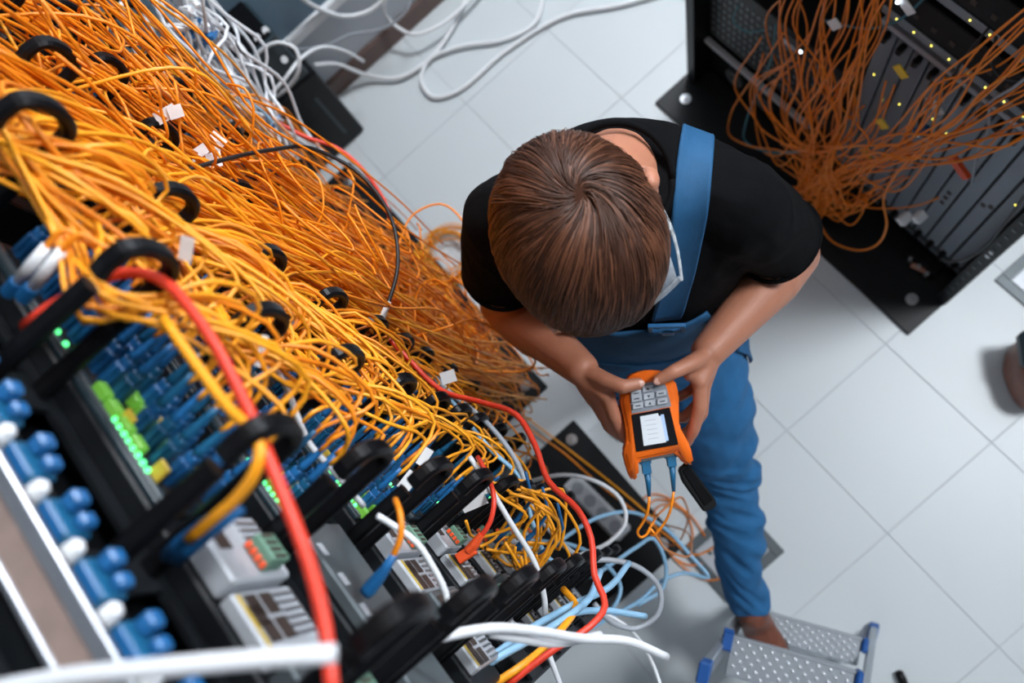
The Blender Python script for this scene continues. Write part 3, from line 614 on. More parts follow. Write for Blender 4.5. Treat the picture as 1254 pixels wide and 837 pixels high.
# paper flags and sleeves on cords
flags = [(203, 140, 1.70, .025, .014, .5), (215, 137, 1.70, .016, .014, .3), (265, 173, 1.55, .018, .022, .9), (243, 187, 1.57, .024, .014, .6), (262, 196, 1.55, .02, .02, .2), (538, 585, 1.52, .022, .016, .7), (580, 615, 1.50, .03, .017, .4), (500, 590, 1.6, .022, .014, .9), (549, 462, 1.30, .022, .018, .3), (320, 430, 1.88, .005, .024, -.25), (228, 305, 1.93, .010, .018, -.3), (520, 560, 1.6, .02, .01, 1.0), (590, 600, 1.48, .02, .012, .2)]
for i, (px, py, z, w, h, a) in enumerate(flags):
    M_ = Matrix.Translation(at(px, py, z=z)) @ Matrix((CX, -CY, -CZ)).transposed().to_4x4() @ Matrix.Rotation(a, 4, 'Z') @ Matrix.Rotation(.35 - .1 * (i % 5), 4, 'X')
    o = MB().box((-w / 2, -h / 2, -.0004), (w / 2, h / 2, .0004), M_).build('cable_label', 'paper'); tag(o, ('wide white paper flag high among the orange cords, farther from the black cable', 'narrow white flag overlapping the wide one high among the cords', 'white square flag nearest the white cable tangle', 'slanted white flag just above the black cable', 'white square flag touching the black cable',
            'white flag behind the third tall hook ring', 'wide white flag beside the red network plug', 'white flag between the two tall hook rings', 'white flag where the long red cable leaves the cords', 'slim white sleeve label on the cords under the second ring row', 'white flag just right of the topmost hook rings',
            'small white strip among cords over the blue plugs', 'small white flag under the pale falling cable')[i], 'label', 'paper labels on the orange cords')
o = MB().box((-.014, -.005, -.0004), (.014, .005, .0004), Matrix.Translation(at(380, 229, z=1.25)) @ Matrix.Rotation(.4, 4, 'Z') @ Matrix.Rotation(.4, 4, 'X')).build('cable_label', 'yellow_tag'); tag(o, 'yellow tag on the orange cords below the black cable', 'label')
# power strip on the base plate
ps = thing('power_strip', 'white power strip lying on the base plate of the near rack', 'power strip', at(735, 625, z=.013))
Mx = Matrix.Rotation(.08, 4, 'Z')
MB().box((-.12, -.03, 0), (.10, .03, .04), Mx, .008).build('body', 'white_plastic', ps)
for i in range(4): MB().cyl(Mx @ Vector((-.085 + i * .05, 0, .0395)), Mx @ Vector((-.085 + i * .05, 0, .0405)), .018, 16).build('socket', 'light_grey_metal', ps)
# ================================================================ rack on the far side of the aisle
fr = thing('equipment_rack', 'black rack across the aisle behind the person', 'rack', (0, 0, 0), 'equipment racks')
base_plate(fr, -1.017, 0.024, .430, 1.25, ((-.954, .503), (-.043, .509)))
for x in (-1.005, -.006): post(fr, x, x + .034, .555, .63, 2.0); post(fr, x, x + .034, 1.16, 1.22, 2.0)
boxo('side_panel', (.020, .63, .012), (.027, 1.2, 2.0), 'black_paint', fr); boxo('side_panel', (-1.005, .63, .012), (-.998, 1.2, 2.0), 'black_matt', fr)
boxo('darkening_back', (-1.0, 1.19, .012), (.02, 1.2, 2.0), 'black_matt', fr); boxo('top_panel', (-1.005, .555, 1.995), (.028, 1.22, 2.01), 'black_paint', fr)  # top panel added to block light; back sheet keeps the interior dark
m = MB()
for i in range(24): m.box((.004, .5535, .10 + i * .044), (.014, .5555, .108 + i * .044))
m.build('post_holes', 'dark_grey_metal', fr)
for z in (.42, .445): MB().cyl((.010, .556, z), (.010, .552, z), .006, 10).build('screw', 'bolt_metal', fr)
# card chassis
YC = .63
ch = thing('card_chassis', 'chassis of upright grey plug-in cards in the far rack', 'chassis', (0, YC, .09))
boxo('body', (-.475, .01, .0), (-.012, .40, .70), 'black_paint', ch)
boxo('bottom_rail', (-.478, -.012, -.012), (-.010, .01, .004), 'dark_grey_metal', ch, .002)
boxo('top_rail', (-.478, -.012, .685), (-.010, .01, .70), 'light_grey_metal', ch, .002)
ncard = 11; pw = .462 / ncard
lev_me = MB().box((-.007, -.022, -.01), (.007, 0, .012), bev=.003).mesh('ejector', 'black_plastic')
sq_me = MB().box((-.006, -.0012, -.007), (.006, 0, .007)).mesh('socket', 'port_dark')
yl_me = MB().box((-.0013, -.0014, -.0013), (.0013, 0, .0013)).mesh('lamp', 'yellow_led')
rnd = random.Random(3)
for i in range(ncard):
    x = -.474 + i * pw
    cd = boxo('card', (x + .003, -.006, .018), (x + pw - .003, .012, .672), 'blade_grey', ch, .001)
    link('ejector', lev_me, cd, (x + pw * .5, -.004, .024)); link('ejector', lev_me, cd, (x + pw * .5, -.004, .662))
    for q in range(3):
        if rnd.random() < .35: link('lamp', yl_me, cd, (x + pw * .55, -.006, .50 - q * .012 + rnd.uniform(-.05, .05)))
    if i in (9, 5): link('socket', sq_me, cd, (x + pw * .35, -.006, .36)); link('socket', sq_me, cd, (x + pw * .72, -.006, .375))
    if i in (3, 7): link('socket', sq_me, cd, (x + pw * .5, -.006, .3)); link('socket', sq_me, cd, (x + pw * .5, -.006, .27)); link('socket', sq_me, cd, (x + pw * .5, -.006, .24))
# units above
for k, (z0, z1, lb) in enumerate(((.83, .93, 'dark rack unit with yellow lamps just above the upright cards'), (.96, 1.06, 'dark rack unit with pale ports above the yellow lamp unit'), (1.09, 1.22, 'switch with a green lamp matrix at the top of the far rack'), (1.25, 1.45, 'dark unit high in the far rack above the green lamp matrix'))):
    t = thing('network_unit', lb, 'rack unit', (0, YC - .02, z0), 'network units of the far rack')
    boxo('chassis', (-.97 if k > 1 else -.478, 0, 0), (-.010, .4, z1 - z0), 'black_paint', t, .003)
    boxo('edge_strip', (-.478, -.004, .0), (-.010, 0, .02), 'blade_grey' if k < 2 else 'dark_grey_metal', t, .001)
    for i in range(10):
        link('port', sq_me, t, (-.45 + i * .044, -.0, .05))
        if rnd.random() < .8: link('lamp', yl_me, t, (-.45 + i * .044 + .01, -.004, .012))
    if k == 2:
        gm = yl_me.copy(); gm.materials[0] = MATS['green_led']
        for i in range(8):
            for j in range(5):
                if rnd.random() < .75: link('lamp', gm, t, (-.30 + i * .008, -.001, .02 + j * .010))
# left bay of the far rack
sh = thing('storage_unit', 'dark perforated storage unit in the far rack beside the bare post', 'rack unit', (0, .60, .24))
boxo('body', (-.97, .01, 0), (-.50, .5, .30), 'black_paint', sh, .004)
m = MB()
for i in range(22):
    for j in range(8): m.box((-.955 + i * .02, .0085, .03 + j * .03), (-.945 + i * .02, .0105, .045 + j * .03))
m.build('vent_holes', 'dark_grey_metal', sh)
boxo('front_rail', (-.97, -.008, -.032), (-.56, .01, -.018), 'light_grey_metal', sh, .003)
boxo('label_plate', (-.70, -.004, .255), (-.655, .01, .275), 'silver', sh)
lo_ = thing('fan_tray', 'black fan tray at the bottom of the far rack', 'rack unit', (0, .62, .03))
boxo('body', (-.97, 0, 0), (-.50, .5, .16), 'black_matt', lo_, .003)
for x in (-.86, -.74): MB().cyl((x, 0, .08), (x, -.012, .08), .034, 20).cyl((x, -.012, .08), (x, -.02, .08), .012, 12).build('fan_hub', 'dark_grey_metal', lo_)
bt = thing('terminal_box', 'small black terminal box with a copper lug in the far rack foot', 'terminal box', at(1135, 318, z=.03))
MB().box((-.05, -.03, -.018), (.05, .04, .03), None, .006).build('body', 'black_plastic', bt); MB().box((-.03, -.042, .0), (.02, -.028, .012), Matrix.Rotation(.3, 4, 'Z'), .002).build('lug', 'copper', bt)
for q in (-.03, .0, .03): MB().cyl((q, -.036, -.004), (q, -.036, .018), .006, 8).build('screw', 'bolt_metal', bt)

# ---- cords of the far rack
random.seed(99); rnd = random.Random(99)
LR = 'deep orange cord hanging in the tangle on the far rack'
def rc(pts, r=.0023, m_='deep_orange_cord', lb=LR, g='orange cords of the far rack', nm='patch_cord'):
    return cord(nm, [at(px, py, y=y) for px, py, y in pts], r, m_, lb, 'cable', g, step=.02)
g = rnd.gauss
for i in range(26):
    x0 = rnd.uniform(945, 1090); dx = (x0 - 1010)
    rc([(x0 + g(0, 12) + 10, -25, .54), (x0 + g(0, 8), 30, .53 + g(0, .02)), (1000 + dx * .75 + g(0, 14), 95, .51 + g(0, .02)), (995 + dx * .5 + g(0, 14), 150, .50 + g(0, .015)), (1000 + dx * .2 + g(0, 9), 205, .485 + g(0, .012)), (1000 + g(0, 22), 235 + g(0, 12), .48), (1005 + g(0, 32), 255 + g(0, 14), .49), (1030 + g(0, 40), 230 + g(0, 20), .52)])
for i in range(18):
    y0 = rnd.uniform(-10, 160)
    rc([(1275, y0, .56), (1215 + g(0, 10), y0 * .7 + 60 + g(0, 8), .54 + g(0, .015)), (1150 + g(0, 12), y0 * .45 + 120 + g(0, 10), .52), (1085 + g(0, 10), 195 + g(0, 12), .50), (1035 + g(0, 10), 215 + g(0, 9), .485), (1000 + g(0, 12), 225 + g(0, 8), .48), (975 + g(0, 18), 205 + g(0, 22), .50)])
for i in range(12):
    sx = rnd.uniform(930, 1060)
    rc([(sx, 60 + g(0, 20), .53), (sx - 30 + g(0, 14), 110 + g(0, 12), .51), (sx - 25 + g(0, 20), 170 + g(0, 12), .49), (sx + 20, 190 + g(0, 10), .48), (sx + 60 + g(0, 12), 165 + g(0, 14), .50), (sx + 85 + g(0, 12), 110 + g(0, 14), .53)])
rc([(960, 40, .53), (930, 85, .52), (895, 140, .50), (893, 165, .49), (915, 178, .485), (960, 186, .485), (1000, 205, .48)], lb='deep orange cord bowing out over the black base plate')
rc([(1006, 225, .48), (1000, 262, .47), (1015, 292, .46), (1045, 306, .455), (1074, 300, .46), (1086, 275, .47), (1082, 245, .48), (1100, 210, .50), (1160, 155, .52), (1230, 95, .54), (1275, 40, .55)], .0028, lb='thick orange cord drooping in a deep bow below the tangle')
rc([(1005, 215, .49), (1080, 210, .5), (1150, 200, .52), (1195, 190, .54), (1230, 160, .56), (1275, 120, .58)], .0020, lb='orange cord stretched level across the upright cards', g='orange cords of the far rack')
rc([(1000, 232, .48), (1050, 252, .5), (1100, 255, .52), (1130, 250, .54), (1150, 242, .55)], .0020, lb='orange cord ending in a pale plug below the cards')
rc([(950, 30, .54), (945, 70, .53), (915, 145, .50), (912, 172, .49), (935, 185, .485), (985, 186, .485)], .0026, 'teal_cable', 'teal cable looping out of the far rack', None, 'loose_cable')
rc([(905, 5, .58), (898, 25, .56), (912, 38, .56), (940, 36, .57)], .0022, 'teal_cable', 'dark green cable loop on the perforated storage unit', None, 'loose_cable')
rc([(1210, 35, .56), (1175, 80, .54), (1150, 130, .53), (1135, 168, .54), (1127, 162, .55), (1130, 120, .56), (1142, 100, .57)], .0028, 'black_cable', 'black cable with a blue plug looped before the grey cards', None, 'loose_cable')
rc([(1220, 45, .56), (1215, 80, .55), (1228, 95, .55), (1250, 98, .56), (1275, 92, .57)], .0030, 'black_cable', 'black cable bowed beside the yellow lamps', None, 'loose_cable')
rc([(1275, 80, .56), (1240, 108, .55), (1214, 124, .55), (1211, 155, .56), (1198, 185, .58), (1190, 225, .60)], .0032, 'grey_cable', 'grey network cable hanging down the grey cards', None, 'loose_cable')
rc([(1275, 210, .56), (1235, 268, .555), (1200, 308, .55), (1170, 320, .54), (1150, 318, .53)], .0030, 'black_cable', 'black cable running along the foot of the far rack post', None, 'loose_cable')
rc([(1010, 25, .58), (1060, 35, .58), (1100, 25, .58), (1140, -10, .58)], .0026, 'teal_cable', 'dark teal cable crossing behind the hanging orange cords', None, 'loose_cable')
for px, py, y, m_, lb, sz in ((1130, 160, .545, 'blue_plug', 'blue plug hanging before the grey cards', (.010, .006, .022)), (1175, 205, .55, 'red_orange_plastic', 'red plastic sleeve on a cord before the grey cards', (.030, .006, .010)), (1145, 130, .56, 'paper', 'pale label wrapped on cords before the grey cards', (.022, .002, .012)), (1103, 88, .52, 'yellow_tag', 'yellow tag on the hanging orange cords, upper one', (.016, .002, .012)), (1080, 152, .51, 'yellow_tag', 'yellow tag on the hanging orange cords, middle one', (.014, .002, .014)), (1060, 188, .50, 'yellow_tag', 'yellow tag on the hanging orange cords, lower one', (.016, .002, .012)), (1022, 30, .53, 'paper', 'pale label on the orange cords by the storage unit', (.012, .002, .018)), (1110, 8, .55, 'paper', 'pale label at the top edge of the orange cords', (.018, .002, .012)),
                              (1108, 268, .53, 'white_plastic', 'white network plug dangling at the far rack foot', (.012, .016, .010)), (1126, 266, .53, 'white_plastic', 'second white network plug at the far rack foot', (.011, .014, .010))):
    o = MB().box([-s for s in sz], sz, Matrix.Translation(at(px, py, y=y)) @ Matrix.Rotation(.5, 4, 'Y'), .0012).build('cord_tag' if 'plug' not in lb else 'network_plug', m_); tag(o, lb, 'tag' if 'plug' not in lb else 'plug')
for px, py in ((981, 63), (1124, 165), (1100, 2)):
    o = MB().tube([at(px, py, y=.545) + Vector((0, d, 0)) for d in (0, -.003, -.005)], [.004, .0035, .001], 10).build('indicator_lamp', 'white_led', None, True); tag(o, 'tiny white indicator lamp glowing among the orange cords', 'lamp', 'white lamps of the far rack')
# ================================================================ the person
O_ = Vector((-.35, -.15, 0)); FW = Vector((.747, -.665, 0)); LF = Vector((.665, .747, 0)); UP = Vector((0, 0, 1))
def pm(f, l, z): return O_ + FW * f + LF * l + UP * z
def ball(m, c, r, ax=None, rs=None):
    bm = bmesh.new(); bmesh.ops.create_icosphere(bm, subdivisions=3, radius=1.0); vs = []
    for v in bm.verts:
        vs.append(Vector(c) + (v.co * r if ax is None else ax[0] * v.co.x * rs[0] + ax[1] * v.co.y * rs[1] + ax[2] * v.co.z * rs[2]))
    bm.verts.index_update(); fs = [[v.index for v in f.verts] for f in bm.faces]; bm.free(); m.add(vs, fs)
def limb(m, pts, rad):
    for p, r in zip(pts, rad): ball(m, p, r)
    for i in range(len(pts) - 1): m.tube([pts[i], pts[i + 1]], [rad[i], rad[i + 1]], 20)
def loft(m, secs, n=36):
    vs = []; fs = []
    for c, a, b, ra, rb in secs:
        for j in range(n):
            t = 2 * math.pi * j / n; vs.append(c + a * ra * math.cos(t) + b * rb * math.sin(t))
    for i in range(len(secs) - 1):
        for j in range(n): k = (j + 1) % n; fs.append((i * n + j, i * n + k, (i + 1) * n + k, (i + 1) * n + j))
    fs.append(tuple(range(n))[::-1]); fs.append(tuple(range((len(secs) - 1) * n, len(secs) * n))); m.add(vs, fs)
def remesh(m, name, mt, voxel, it=3, fac=.5, wrinkle=None):
    me = m.mesh(name + '_raw', None); bm = bmesh.new(); bm.from_mesh(me); bmesh.ops.recalc_face_normals(bm, faces=bm.faces); bm.to_mesh(me); bm.free()
    o = bpy.data.objects.new('tmp', me); COL.objects.link(o)
    md = o.modifiers.new('r', 'REMESH'); md.mode = 'VOXEL'; md.voxel_size = voxel; md.use_smooth_shade = True
    ms = o.modifiers.new('s', 'SMOOTH'); ms.iterations = it; ms.factor = fac
    dg = bpy.context.evaluated_depsgraph_get(); ev = o.evaluated_get(dg)
    out = bpy.data.meshes.new_from_object(ev); out.name = name
    bpy.data.objects.remove(o); bpy.data.meshes.remove(me)
    if wrinkle:
        nv_ = len(out.vertices); co = np.empty(nv_ * 3, 'f'); out.vertices.foreach_get('co', co); co = co.reshape(-1, 3)
        no = np.empty(nv_ * 3, 'f'); out.vertex_normals.foreach_get('vector', no); no = no.reshape(-1, 3)
        w_ = np.array([wrinkle(Vector(c)) for c in co], 'f'); out.vertices.foreach_set('co', (co + no * w_[:, None]).ravel())
    out.materials.clear(); out.materials.append(MATS[mt]); out.polygons.foreach_set('use_smooth', [True] * len(out.polygons)); out.update()
    return out
# --- key joints
HC = pm(.125, -.022, 1.60)
YAW = math.radians(30); PIT = math.radians(44); ROL = math.radians(17)
hh = FW * math.cos(YAW) + LF * math.sin(YAW); hl = LF * math.cos(YAW) - FW * math.sin(YAW)
hg = hh * math.cos(PIT) - UP * math.sin(PIT); hu = hh * math.sin(PIT) + UP * math.cos(PIT)
hl, hu = hl * math.cos(ROL) + hu * math.sin(ROL), hu * math.cos(ROL) - hl * math.sin(ROL)
def hp(l, g, u): return HC + hl * l + hg * g + hu * u
shR, shL = pm(.012, -.164, 1.355), pm(.012, .160, 1.355)
DT = 1.216                                   # how far the tester is from the lens
def tp(px, py, h=0.0): return at(px, py, d=DT - h)
elR = at(616, 372, z=1.10); elL = at(972, 312, z=1.10)
wrR = tp(712, 452, -.012); wrL = tp(868, 430, -.008)
kneeL = at(890, 575, z=.60); ankL = at(915, 736, z=.36)
hipL = pm(.075, .085, .90); hipR = pm(.03, -.09, .89); kneeR = pm(.075, -.10, .50); ankR = pm(-.02, -.11, .10)
# --- body
b = MB()
loft(b, [(pm(.045, 0, .86), LF, FW, .150, .095), (pm(.04, 0, .98), LF, FW, .150, .095), (pm(.02, 0, 1.15), LF, FW, .152, .095), (pm(.0, 0, 1.28), LF, FW, .165, .10), (pm(-.015, 0, 1.38), LF, FW, .150, .08), (pm(-.02, 0, 1.425), LF, FW, .08, .06)])
ball(b, HC, 1, (hl, hg, hu), (.076, .096, .102)); ball(b, hp(0, .032, -.075), 1, (hl, hg, hu), (.054, .062, .062)); ball(b, hp(0, .062, -.115), .026)
ball(b, hp(0, .084, .012), 1, (hl, hg, hu), (.052, .018, .016))
b.tube([hp(0, .088, -.005), hp(0, .104, -.035), hp(0, .100, -.048)], [.008, .014, .009], 12); ball(b, hp(0, .108, -.038), .0125)
b.tube([hp(-.02, .083, -.078), hp(0, .091, -.077), hp(.02, .083, -.078)], [.006, .009, .006], 10)
for s in (-1, 1):
    ball(b, hp(s * .084, -.010, -.022), 1, (hl, hg, hu), (.010, .019, .031)); ball(b, hp(s * .091, -.018, -.012), 1, (hl, hg, hu), (.009, .012, .020)); ball(b, hp(s * .050, .062, -.045), .024)
limb(b, [hp(0, -.028, -.060), pm(.03, -.01, 1.47), pm(-.02, 0, 1.41)], [.058, .058, .066])
for sh, el, wr in ((shR, elR, wrR), (shL, elL, wrL)):
    mid = sh.lerp(el, .45); fa = el.lerp(wr, .28)
    limb(b, [sh, mid, el, fa, el.lerp(wr, .65), wr], [.056, .050, .041, .045, .035, .0265])
limb(b, [hipL, hipL.lerp(kneeL, .5), kneeL, kneeL.lerp(ankL, .35), ankL], [.07, .055, .038, .033, .028]); limb(b, [hipR, hipR.lerp(kneeR, .5), kneeR, kneeR.lerp(ankR, .35), ankR], [.07, .055, .038, .033, .028])
FR = (.0108, .0102, .0092, .0080)
def finger(pts, sc=1.0): limb(b, [tp(*p) for p in pts], [r * sc for r in FR])
# right hand (nearer the rack)
Rf = [[(744, 486, .008), (753, 512, .002), (762, 532, -.016), (776, 538, -.030)], [(735, 492, -.014), (746, 522, -.028), (766, 537, -.046), (786, 532, -.050)], [(727, 489, -.034), (741, 513, -.052), (764, 522, -.064), (786, 516, -.062)], [(721, 481, -.050), (736, 497, -.068), (757, 503, -.076), (776, 498, -.072)]]
Rt = [(722, 457, .002), (741, 466, .022), (763, 474, .036), (782, 470, .033)]
for i, q in enumerate(Rf): finger(q, (1, 1.02, .97, .86)[i]); limb(b, [wrR, tp(*q[0])], [.022, .0125])
limb(b, [tp(718, 462, -.01), tp(731, 476, -.008), tp(726, 477, -.03)], [.021, .019, .018])
limb(b, [tp(*p) for p in Rt], [.0145, .0128, .0108, .0088]); limb(b, [tp(731, 473, .0), tp(742, 472, .010)], [.016, .013])
# left hand
Lf = [[(857, 468, .010), (857, 499, .004), (850, 526, -.010), (841, 543, -.026)], [(862, 470, -.012), (859, 506, -.022), (844, 530, -.044), (824, 534, -.050)], [(862, 462, -.034), (856, 494, -.050), (838, 512, -.064), (818, 512, -.062)], [(858, 452, -.050), (850, 476, -.068), (832, 487, -.076), (815, 485, -.072)]]
Lt = [(860, 438, .008), (845, 446, .026), (824, 456, .038), (806, 466, .034)]
for i, q in enumerate(Lf): finger(q, (1, 1.02, .97, .86)[i]); limb(b, [wrL, tp(*q[0])], [.022, .0125])
limb(b, [tp(864, 443, -.006), tp(858, 456, -.006), tp(860, 455, -.03)], [.021, .019, .018])
limb(b, [tp(*p) for p in Lt], [.0145, .0128, .0108, .0088]); limb(b, [tp(852, 450, .006), tp(846, 458, .012)], [.015, .012])
body = link('person', remesh(b, 'person', 'skin', .0030, 4, .5))
tag(body, 'person in a black t-shirt and blue overalls looking down at a handheld tester', 'person')
for q, s in ((Rt, 1), (Lt, -1)):
    a, c = tp(*q[2]), tp(*q[3]); d = (c - a).normalized(); up_ = -CZ; side = d.cross(up_).normalized(); up_ = side.cross(d)
    m = MB(); ball(m, c + d * .001 + up_ * .0062, 1, (d, side, up_), (.0065, .0052, .0022)); m.build('thumbnail', 'nail', body, True)
for s in (-1, 1):
    m = MB(); ball(m, hp(s * .031, .080, -.012), .0125); m.build('eye', 'eye_white', body, True)
# --- t-shirt
def shirt_w(p):
    n1 = noise.noise(Vector((p.x * 9, p.y * 9, p.z * 5))); n2 = noise.noise(Vector((p.x * 26, p.y * 26, p.z * 11)) + Vector((5, 3, 1)))
    n3 = 1 - abs(noise.noise(Vector((p.x * 16 + p.z * 9, p.y * 16, p.z * 13)) + Vector((9, 1, 7)))) * 2
    return .004 * n1 + .0022 * n2 + .0035 * max(0, n3 - .45)
t_ = MB(); HEMS = []
loft(t_, [(pm(.05, 0, .96), LF, FW, .166, .108), (pm(.045, 0, 1.05), LF, FW, .168, .112), (pm(.03, 0, 1.15), LF, FW, .174, .115), (pm(.012, 0, 1.25), LF, FW, .186, .122), (pm(-.005, 0, 1.33), LF, FW, .188, .112), (pm(-.012, 0, 1.39), LF, FW, .176, .092), (pm(-.018, 0, 1.43), LF, FW, .122, .078), (pm(-.012, 0, 1.452), LF, FW, .076, .070)])
for sg in (-1, 1): t_.tube([pm(-.012, sg * .05, 1.405), pm(.0, sg * .11, 1.385), pm(.008, sg * .155, 1.362)], [.055, .060, .062], 20)
for sh, el, fr_ in ((shR, elR, .58), (shL, elL, .62)):
    e = sh.lerp(el, fr_); limb(t_, [sh, sh.lerp(el, .3)], [.064, .064]); t_.tube([sh, sh.lerp(el, .3), e.lerp(sh, .1), e], [.063, .063, .064, .066], 24); HEMS.append((e, (el - sh).normalized()))
shirt = link('t_shirt', remesh(t_, 't_shirt', 'black_shirt', .0042, 7, .5, shirt_w), body); shirt['label'] = 'black short-sleeved t-shirt'
dg = bpy.context.evaluated_depsgraph_get(); BV = BVHTree.FromObject(shirt, dg)
# collar and sleeve hems
def ringtube(c, ax, r, rt, nm, mt, par, sx=1.0, wob=0.0):
    a_ = ax.orthogonal().normalized(); b_ = ax.cross(a_); MB().tube([c + (a_ * math.cos(t) + b_ * math.sin(t)) * r * (1 + wob * math.sin(3 * t)) for t in np.linspace(0, 2 * math.pi, 41)], rt, 8).build(nm, mt, par, True)
for e, ax in HEMS: ringtube(e - ax * .002, ax, .0655, .0035, 'sleeve_hem', 'black_shirt', shirt, wob=.02)
MB().tube([pm(.006, 0, 1.452) + LF * .074 * math.cos(a) + FW * .072 * math.sin(a) + UP * (-.022 * math.sin(a)) for a in np.linspace(0, 2 * math.pi, 40)], .0045, 8).build('collar', 'black_shirt', shirt, True)
# --- overalls
LAX = (ankL - hipL).normalized()
def denim_w(p):
    k = max(0.0, min(1.0, (.86 - p.z) / .34)); t = (p - hipL).dot(LAX); la = (p - hipL).dot(LF); fa = (p - hipL).dot(LAX.cross(LF))
    w = noise.noise(p * 5) * 1.6
    f1_ = noise.noise(Vector((la * 6, fa * 6, t * 13 + la * 16 + w))); f2_ = 1 - 2 * abs(noise.noise(Vector((la * 9 + 4, fa * 9, t * 24 - la * 20 + w)))); f3_ = noise.noise(Vector((p.x * 5 + 3, p.y * 5, p.z * 6)))
    return (.005 + .012 * k) * math.tanh(3.5 * f1_) * .5 + (.001 + .010 * k) * (min(f2_, .75) - .55) + .004 * f3_ + .003 * k
o_ = MB()
loft(o_, [(pm(.06, 0, .80), LF, FW, .150, .110), (pm(.06, 0, .90), LF, FW, .178, .128), (pm(.055, 0, 1.00), LF, FW, .176, .124), (pm(.052, 0, 1.06), LF, FW, .172, .118)])
limb(o_, [hipL, hipL.lerp(kneeL, .5), kneeL, kneeL.lerp(ankL, .4)], [.098, .086, .066, .056]); k4 = kneeL.lerp(ankL, .4)
o_.tube([kneeL, k4, kneeL.lerp(ankL, .8), ankL, ankL + (ankL - kneeL).normalized() * .018], [.066, .056, .052, .051, .049], 28)
limb(o_, [hipR, hipR.lerp(kneeR, .5), kneeR, kneeR.lerp(ankR, .4)], [.100, .092, .074, .068]); o_.tube([kneeR, kneeR.lerp(ankR, .5), ankR], [.074, .066, .062], 28)
overalls = link('overalls', remesh(o_, 'overalls', 'blue_denim', .0045, 3, .5, denim_w), body); overalls['label'] = 'blue work overalls with creased legs'
# bib: follows the chest
nu, nv = 22, 12; vs = []; fs = []
for layer in (0, 1):
    for j in range(nv):
        for i in range(nu):
            u = i / (nu - 1); v = j / (nv - 1); l = (u - .5) * (.30 - .07 * v); z = 1.0 + .215 * v
            src = pm(.4, l, z); hit = BV.ray_cast(src, -FW)
            base = hit[0] if hit[0] is not None else pm(.11, l, z)
            vs.append(base + FW * (.007 if layer == 0 else .012) + FW * .006 * math.sin(v * 9 + u * 3) * (1 - v))
for j in range(nv - 1):
    for i in range(nu - 1):
        a = j * nu + i; fs.append((a, a + 1, a + nu + 1, a + nu)); a2 = a + nu * nv; fs.append((a2, a2 + nu, a2 + nu + 1, a2 + 1))
for i in range(nu - 1):
    for r0 in (0, (nv - 1) * nu): fs.append((r0 + i, r0 + i + 1, r0 + i + 1 + nu * nv, r0 + i + nu * nv))
for j in range(nv - 1):
    for c0 in (0, nu - 1): a = j * nu + c0; fs.append((a, a + nu, a + nu + nu * nv, a + nu * nv))
bib = MB().add(vs, fs).build('bib', 'blue_strap', overalls, True)
# straps over the shoulders
def strap(lf, lt):
    cs_ = []
    for i in range(34):
        t = i / 33; ang = math.radians(-4 + 190 * t); l = lf + (lt - lf) * min(1, t * 1.7); c = pm(.0, l, 1.24)
        d = FW * math.cos(ang) + UP * math.sin(ang); hit = BV.ray_cast(c + d * .6, -d)
        pt = hit[0] if hit[0] is not None else c + d * .12; nr = hit[1] if hit[0] is not None else d
        cs_.append((pt, nr))
    P = [p for p, n in cs_]; NN = [n for p, n in cs_]
    for _ in range(6):
        P = [P[0]] + [(P[i - 1] + P[i] * 2 + P[i + 1]) / 4 for i in range(1, len(P) - 1)] + [P[-1]]; NN = [NN[0]] + [(NN[i - 1] + NN[i] + NN[i + 1]).normalized() for i in range(1, len(NN) - 1)] + [NN[-1]]
    P = [p + n * .003 for p, n in zip(P, NN)]; cs_ = list(zip(P, NN))
    m = MB(); vs = []; fs = []; w = .0225
    rows_ = []
    for i, p in enumerate(P):
        tg = (P[min(i + 1, len(P) - 1)] - P[max(i - 1, 0)]).normalized(); n = cs_[i][1]; s = tg.cross(n).normalized(); n = s.cross(tg)
        if n.dot(cs_[i][1]) < 0: n = -n
        hs = []
        for a in (-1, -.5, 0, .5, 1):
            q = p + s * w * a; ht = BV.ray_cast(q + n * .08, -n); hs.append((ht[0] - q).dot(n) if ht[0] is not None and abs((ht[0] - q).dot(n)) < .03 else 0.0)
        rows_.append([p, s, n, np.array(hs)])
    H_ = np.stack([r[3] for r in rows_])
    for _ in range(3): H_ = np.maximum(H_, np.vstack([H_[:1], (H_[:-2] + H_[1:-1] * 2 + H_[2:]) / 4, H_[-1:]]))
    for i, (p, s, n, _h) in enumerate(rows_):
        for a, h in ((-1, .003), (-.86, .0055), (-.8, .0045), (.8, .0045), (.86, .0055), (1, .003), (1, -.001), (-1, -.001)): vs.append(p + s * w * a + n * (h + float(np.interp(a, (-1, -.5, 0, .5, 1), H_[i]))))
    for i in range(len(P) - 1):
        for j in range(8): k = (j + 1) % 8; fs.append((i * 8 + j, i * 8 + k, (i + 1) * 8 + k, (i + 1) * 8 + j))
    fs += [tuple(range(8)), tuple(range(len(P) * 8 - 8, len(P) * 8))]
    so = m.add(vs, fs).build('strap', 'blue_strap', overalls, True)
    # buckle at the lower end
    p, n = P[0], FW; s = LF; tg = UP; c = p + n * .012 - tg * .004
    Mb = Matrix((s, tg, n)).transposed().to_4x4(); Mb.translation = c
    bk = MB().box((-.027, .014, -.003), (.027, .021, .003), Mb, .001).box((-.027, -.021, -.003), (.027, -.014, .003), Mb, .001).box((-.027, -.014, -.003), (-.021, .014, .003), Mb).box((.021, -.014, -.003), (.027, .014, .003), Mb).box((-.010, -.034, -.002), (.010, -.014, .004), Mb, .002)
    bk.build('buckle', 'blue_buckle', overalls)
strap(.056, .104); strap(-.062, -.104)
